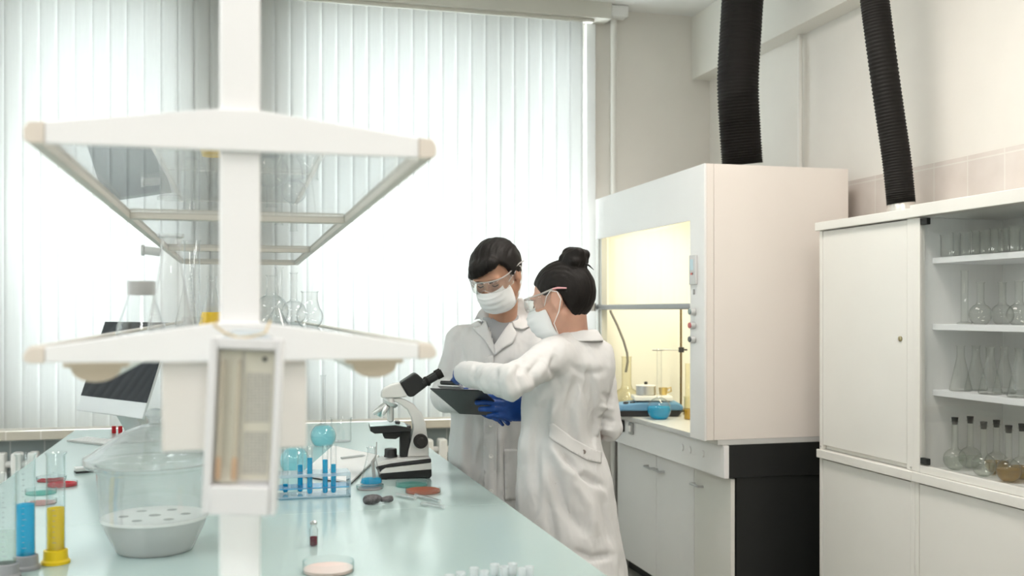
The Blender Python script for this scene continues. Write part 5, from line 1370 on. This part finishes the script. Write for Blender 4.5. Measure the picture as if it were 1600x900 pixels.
V, Fq = pf_.mesh('t', 1); child('trousers', V, Fq, TROU, wom)
shoes(wom, (footR, footL), (fwd, fwd))
cf_ = Field((-.44, -.42, .40), (.34, .46, 1.48), .0056)
ripw = lambda a, z: np.clip((1.02-z)/.5, 0, 1)*(.035*np.sin(4*a+z*4+.6)+.022*np.sin(7*a+1-z*5))
cw = [wsec(519, 897, .056, .054), wsec(526, 897, .078, .064), wsec(540, 896, .138, .086), wsec(570, 895, .166, .116), wsec(620, 886, .150, .120), wsec(665, 878, .128, .114), wsec(700, 877, .134, .120), wsec(745, 882, .166, .140), wsec(820, 888, .172, .148), wsec(900, 898, .190, .160), wsec(980, 903, .200, .170)]
cf_.loft(cw, 0, 2.15, ripw)
# hanging front edge of the open coat
fe0, fe1, fe2 = B(832, 600, 3.36), B(828, 700, 3.36), B(830, 830, 3.38)
cf_.cap(fe0, fe1, .020, .022, .05); cf_.cap(fe1, fe2, .022, .028, .05)
cf_.cap(B(890, 548, 3.42)*.4+sL*.6, sL, .054, .056, .04)
cf_.cap(sL, eL, .055, .049, .020); cf_.cap(eL, wL, .050, .033, .012); cf_.cap(wL*.8+eL*.2, wL, .037, .035, .006)
cf_.cap(B(905, 548, 3.45)*.4+sR*.6, sR, .054, .056, .04)
cf_.cap(sR, eR, .054, .044, .010); cf_.cap(eR, wR, .044, .038, .008)
V, Fq = cf_.mesh('c', 2)
ct = Coat(B, V, Fq)
ct.lim = (-.016, .020); ct.wrinkle(.0062, 9, 5.2); ct.wrinkle(.0024, 27, 2.1)
ct.crease([([(868, 552), (862, 575), (872, 596)], 6, -.006), ([(905, 588), (890, 640), (893, 690)], 9, -.010), ([(912, 585), (925, 640), (925, 690)], 8, -.008), ([(880, 600), (850, 640), (846, 700)], 9, -.008), ([(868, 610), (862, 660)], 7, .006),
           ([(843, 560), (830, 580), (838, 612)], 5, -.005), ([(818, 562), (808, 585), (818, 622)], 5, -.006), ([(800, 572), (790, 596), (802, 628)], 5, .005), ([(776, 575), (772, 598), (785, 626)], 4, -.006), ([(760, 574), (752, 594), (762, 618)], 4, .004), ([(744, 570), (736, 590), (748, 608)], 3.5, -.004),
           ([(860, 560), (830, 600), (800, 615)], 8, .006), ([(890, 570), (920, 585), (945, 580)], 6, -.004),
           ([(922, 575), (929, 630), (930, 694)], 4.5, -.012), ([(940, 615), (955, 622)], 4, -.005), ([(938, 635), (958, 640)], 4, .005), ([(936, 652), (958, 658)], 4, -.006), ([(935, 668), (957, 674)], 3.5, .005), ([(932, 682), (955, 686)], 3, -.005),
           ([(860, 690), (880, 730), (915, 745)], 9, .010), ([(870, 700), (905, 740), (942, 760)], 6, -.012), ([(858, 720), (880, 790), (910, 830)], 9, -.009), ([(880, 730), (920, 790), (930, 840)], 10, .008), ([(850, 760), (862, 830), (868, 900)], 9, -.009),
           ([(895, 860), (925, 872), (955, 868)], 6, -.008), ([(890, 880), (920, 892)], 6, .007), ([(838, 640), (836, 720), (838, 800)], 7, -.008), ([(940, 780), (955, 850)], 6, -.005), ([(905, 690), (900, 640)], 5, .004)])
full = Coat(B, ct.V.copy(), ct.F.copy()); bvf = full.bvh()
# the glove end of the sleeve and the neck hole stay open
def wcut(c):
    dn = np.linalg.norm((c-neck)[:, :2], axis=1)
    return (c[:, 2] < .455) | ((c[:, 2] > neck[2]-.006) & (dn < .075))
ct.cut(wcut)
coat = child('lab_coat', ct.V, ct.F, COAT, wom)
md = coat.modifiers.new('t', 'SOLIDIFY'); md.thickness = .003; md.offset = -1
pth = []; hs = []; os_ = []
cn = neck+np.array((.002, .0, -.018))
for k in range(21):
    a = math.radians(135+45)+(k-10)/10*math.radians(150)-math.radians(90)-math.radians(45)+math.radians(0)
    a = math.radians(-45)+(k-10)/10*math.radians(150)
    o = np.array((math.cos(a), math.sin(a), 0)); fr = max(0, float(o @ fwd[:3])) if True else 0
    pth.append((cn+np.array((.066*math.cos(a), .064*math.sin(a), -.016*fr)), o)); hs.append(.034*min(1, (10-abs(k-10))/3+.3)); os_.append(.026)
collar(coat, pth, hs, os_, COAT)
bl_ = full.drape(bvf, 'half_belt', [(857, 664), (864, 661), (895, 684), (922, 700), (940, 706), (939, 724), (918, 719), (888, 703), (858, 684)], COAT, coat, .005, .004)
button(B, full, bvf, 912, 706, BUTD, bl_, .0075)
# yoke seam and sleeve seam lines
gB = B
glove(wo_hand_L, wL+hdir*.10, eL, wom, wL-.22, wL+.26, (.026, .027))
glove(wo_hand_R, wR, eR, wom, wR-.25, wR+.25, (.026, .027))
hf = Field(hc-.19, hc+.20, .0036)
hair_shell(hf, hc, HM, (.108, .086, .106), (-.016, 0, .020), (-180, -150, -130, -116, -106, -95, -80, -66, -45, -20, 0, 20, 45, 66, 80, 95, 106, 116, 130, 150, 180), (-.105, -.098, -.074, -.030, .016, .034, .018, .020, .050, .066, .072, .066, .050, .020, .018, .034, .016, -.030, -.074, -.098, -.105), .012)
bc = H(-.082, .0, .110)
random.seed(5)
hf.ell(bc, (.044, .047, .042), HM, .012)
for k in range(9):
    a = k*2.4; rr = .030
    hf.ell(bc+HM @ np.array((rr*math.cos(a), rr*1.05*math.sin(a), .014*math.sin(k*1.7))), (.022, .021, .020), HM, .005)
hf.ell(bc+HM @ np.array((.012, .006, .034)), (.022, .016, .014), HM, .006)
V, Fq = hf.mesh('h', 1); V = strands(V, Fq, H, .0026, 80, 1.3, hc, HM)
hair = child('hair', V, Fq, HAIR, wom)
ob('loose_strand', MB().tube([bc+HM @ np.array((-.030, .01, -.02)), bc+HM @ np.array((-.045, .012, -.034)), bc+HM @ np.array((-.056, .012, -.052))], [.004, .003, .0008], 6), HAIR, hair)
for s in (-1, 1):
    ob('eyebrow', MB().tube([H(.095, s*.014, .022), H(.094, s*.028, .028), H(.082, s*.046, .026)], [.0022, .0028, .0014], 8), HAIR, wom)
    ob('eyelashes', MB().tube([H(.0885, s*.018, .000), H(.0915, s*.030, -.004), H(.084, s*.043, .000)], .0016, 6), HAIR, wom)
face_mask(wom, H, MASKM, LOOP)
goggles(wom, H, LENS, RIM, PINKA)
# ------------------------------------------------------------------------------------------------ CLIPBOARD
A_, B_ = P(672, 607, 3.42), P(718, 646, 3.60)
short = (B_-A_); nrm_h = Vector((short.x, short.y, 0)).normalized()
longd = Vector((nrm_h.y, -nrm_h.x, 0))
if longd.dot(Vector((RX, RY, 0))) < 0: longd = -longd
SWd, LWd = short.length, .20
t = thing('clipboard', 'dark clipboard with silver clip held between the two people', 'clipboard', A_)
Mx = Matrix((longd, short.normalized(), longd.cross(short.normalized()))).transposed()
if Mx.col[2].z < 0: up_s = -1
else: up_s = 1
def cbx(mb): mb.v = [tuple(Mx @ Vector(v)) for v in mb.v]; return mb
ob('board', cbx(MB().box(0, LWd, 0, SWd, -.002, .002)), mat('dark board', (0.020, 0.021, 0.022), 0.35), t, .001)
ob('paper', cbx(MB().box(.012, LWd-.006, .006, SWd-.012, up_s*.0022 if up_s > 0 else -.0050, up_s*.0050 if up_s > 0 else -.0022)), mat('paper', (0.82, 0.83, 0.83), 0.6), t)
z_a, z_b = sorted((up_s*.0055, up_s*.018))
cl_ = ob('clip', cbx(MB().box(.030, .115, -.012, .022, z_a, z_b)), STEEL, t, .004)
ob('clip_lever', cbx(MB().box(.045, .105, -.022, -.0125, *sorted((up_s*.010, up_s*.022)))), BLACK, cl_, .003)
# ================================================================ SKY, CAMERA, VIEW
wd_ = bpy.data.worlds.new('overcast sky'); bpy.context.scene.world = wd_; wd_.use_nodes = True
nt = wd_.node_tree; bg = nt.nodes['Background']
bg.inputs['Color'].default_value = (0.90, 0.97, 1.0, 1); bg.inputs['Strength'].default_value = 17.0
for nm, x0, x1 in (('sky_portal_a', A0, A1), ('sky_portal_b', B0, B1), ('sky_portal_d', C0, C1)):
    L = bpy.data.lights.new(nm, 'AREA'); L.shape = 'RECTANGLE'; L.size = x1-x0; L.size_y = ZT-ZS; L.cycles.is_portal = True
    o = bpy.data.objects.new(nm, L); C.objects.link(o); o.location = ((x0+x1)/2, YW+WT+.02, (ZS+ZT)/2); o.rotation_euler = (-PI/2, 0, 0)
L = bpy.data.lights.new('sky_portal_c', 'AREA'); L.shape = 'RECTANGLE'; L.size = ZT-ZS; L.size_y = 3.2; L.cycles.is_portal = True
o = bpy.data.objects.new('sky_portal_c', L); C.objects.link(o); o.location = (XL-.32, 2.8, (ZS+ZT)/2); o.rotation_euler = (0, -PI/2, 0)
sc_ = bpy.context.scene
cam = bpy.data.cameras.new('camera'); cam.sensor_width = 36; cam.lens = 36; cam.shift_y = 36/1600; cam.clip_start = .05
cam.dof.use_dof = True; cam.dof.focus_distance = 3.45; cam.dof.aperture_fstop = 3.2
co = bpy.data.objects.new('camera', cam); C.objects.link(co); co.location = (0, 0, CAMH); co.rotation_euler = (PI/2, 0, -TH)
sc_.camera = co
vs_ = sc_.view_settings; vs_.view_transform = 'Standard'; vs_.look = 'None'; vs_.gamma = 1; vs_.use_curve_mapping = False; vs_.exposure = 0.0
cy_ = sc_.cycles
cy_.use_denoising = True; cy_.max_bounces = 14; cy_.diffuse_bounces = 5; cy_.glossy_bounces = 5; cy_.transmission_bounces = 8; cy_.transparent_max_bounces = 40
cy_.sample_clamp_indirect = 6.0; cy_.caustics_reflective = False; cy_.caustics_refractive = False
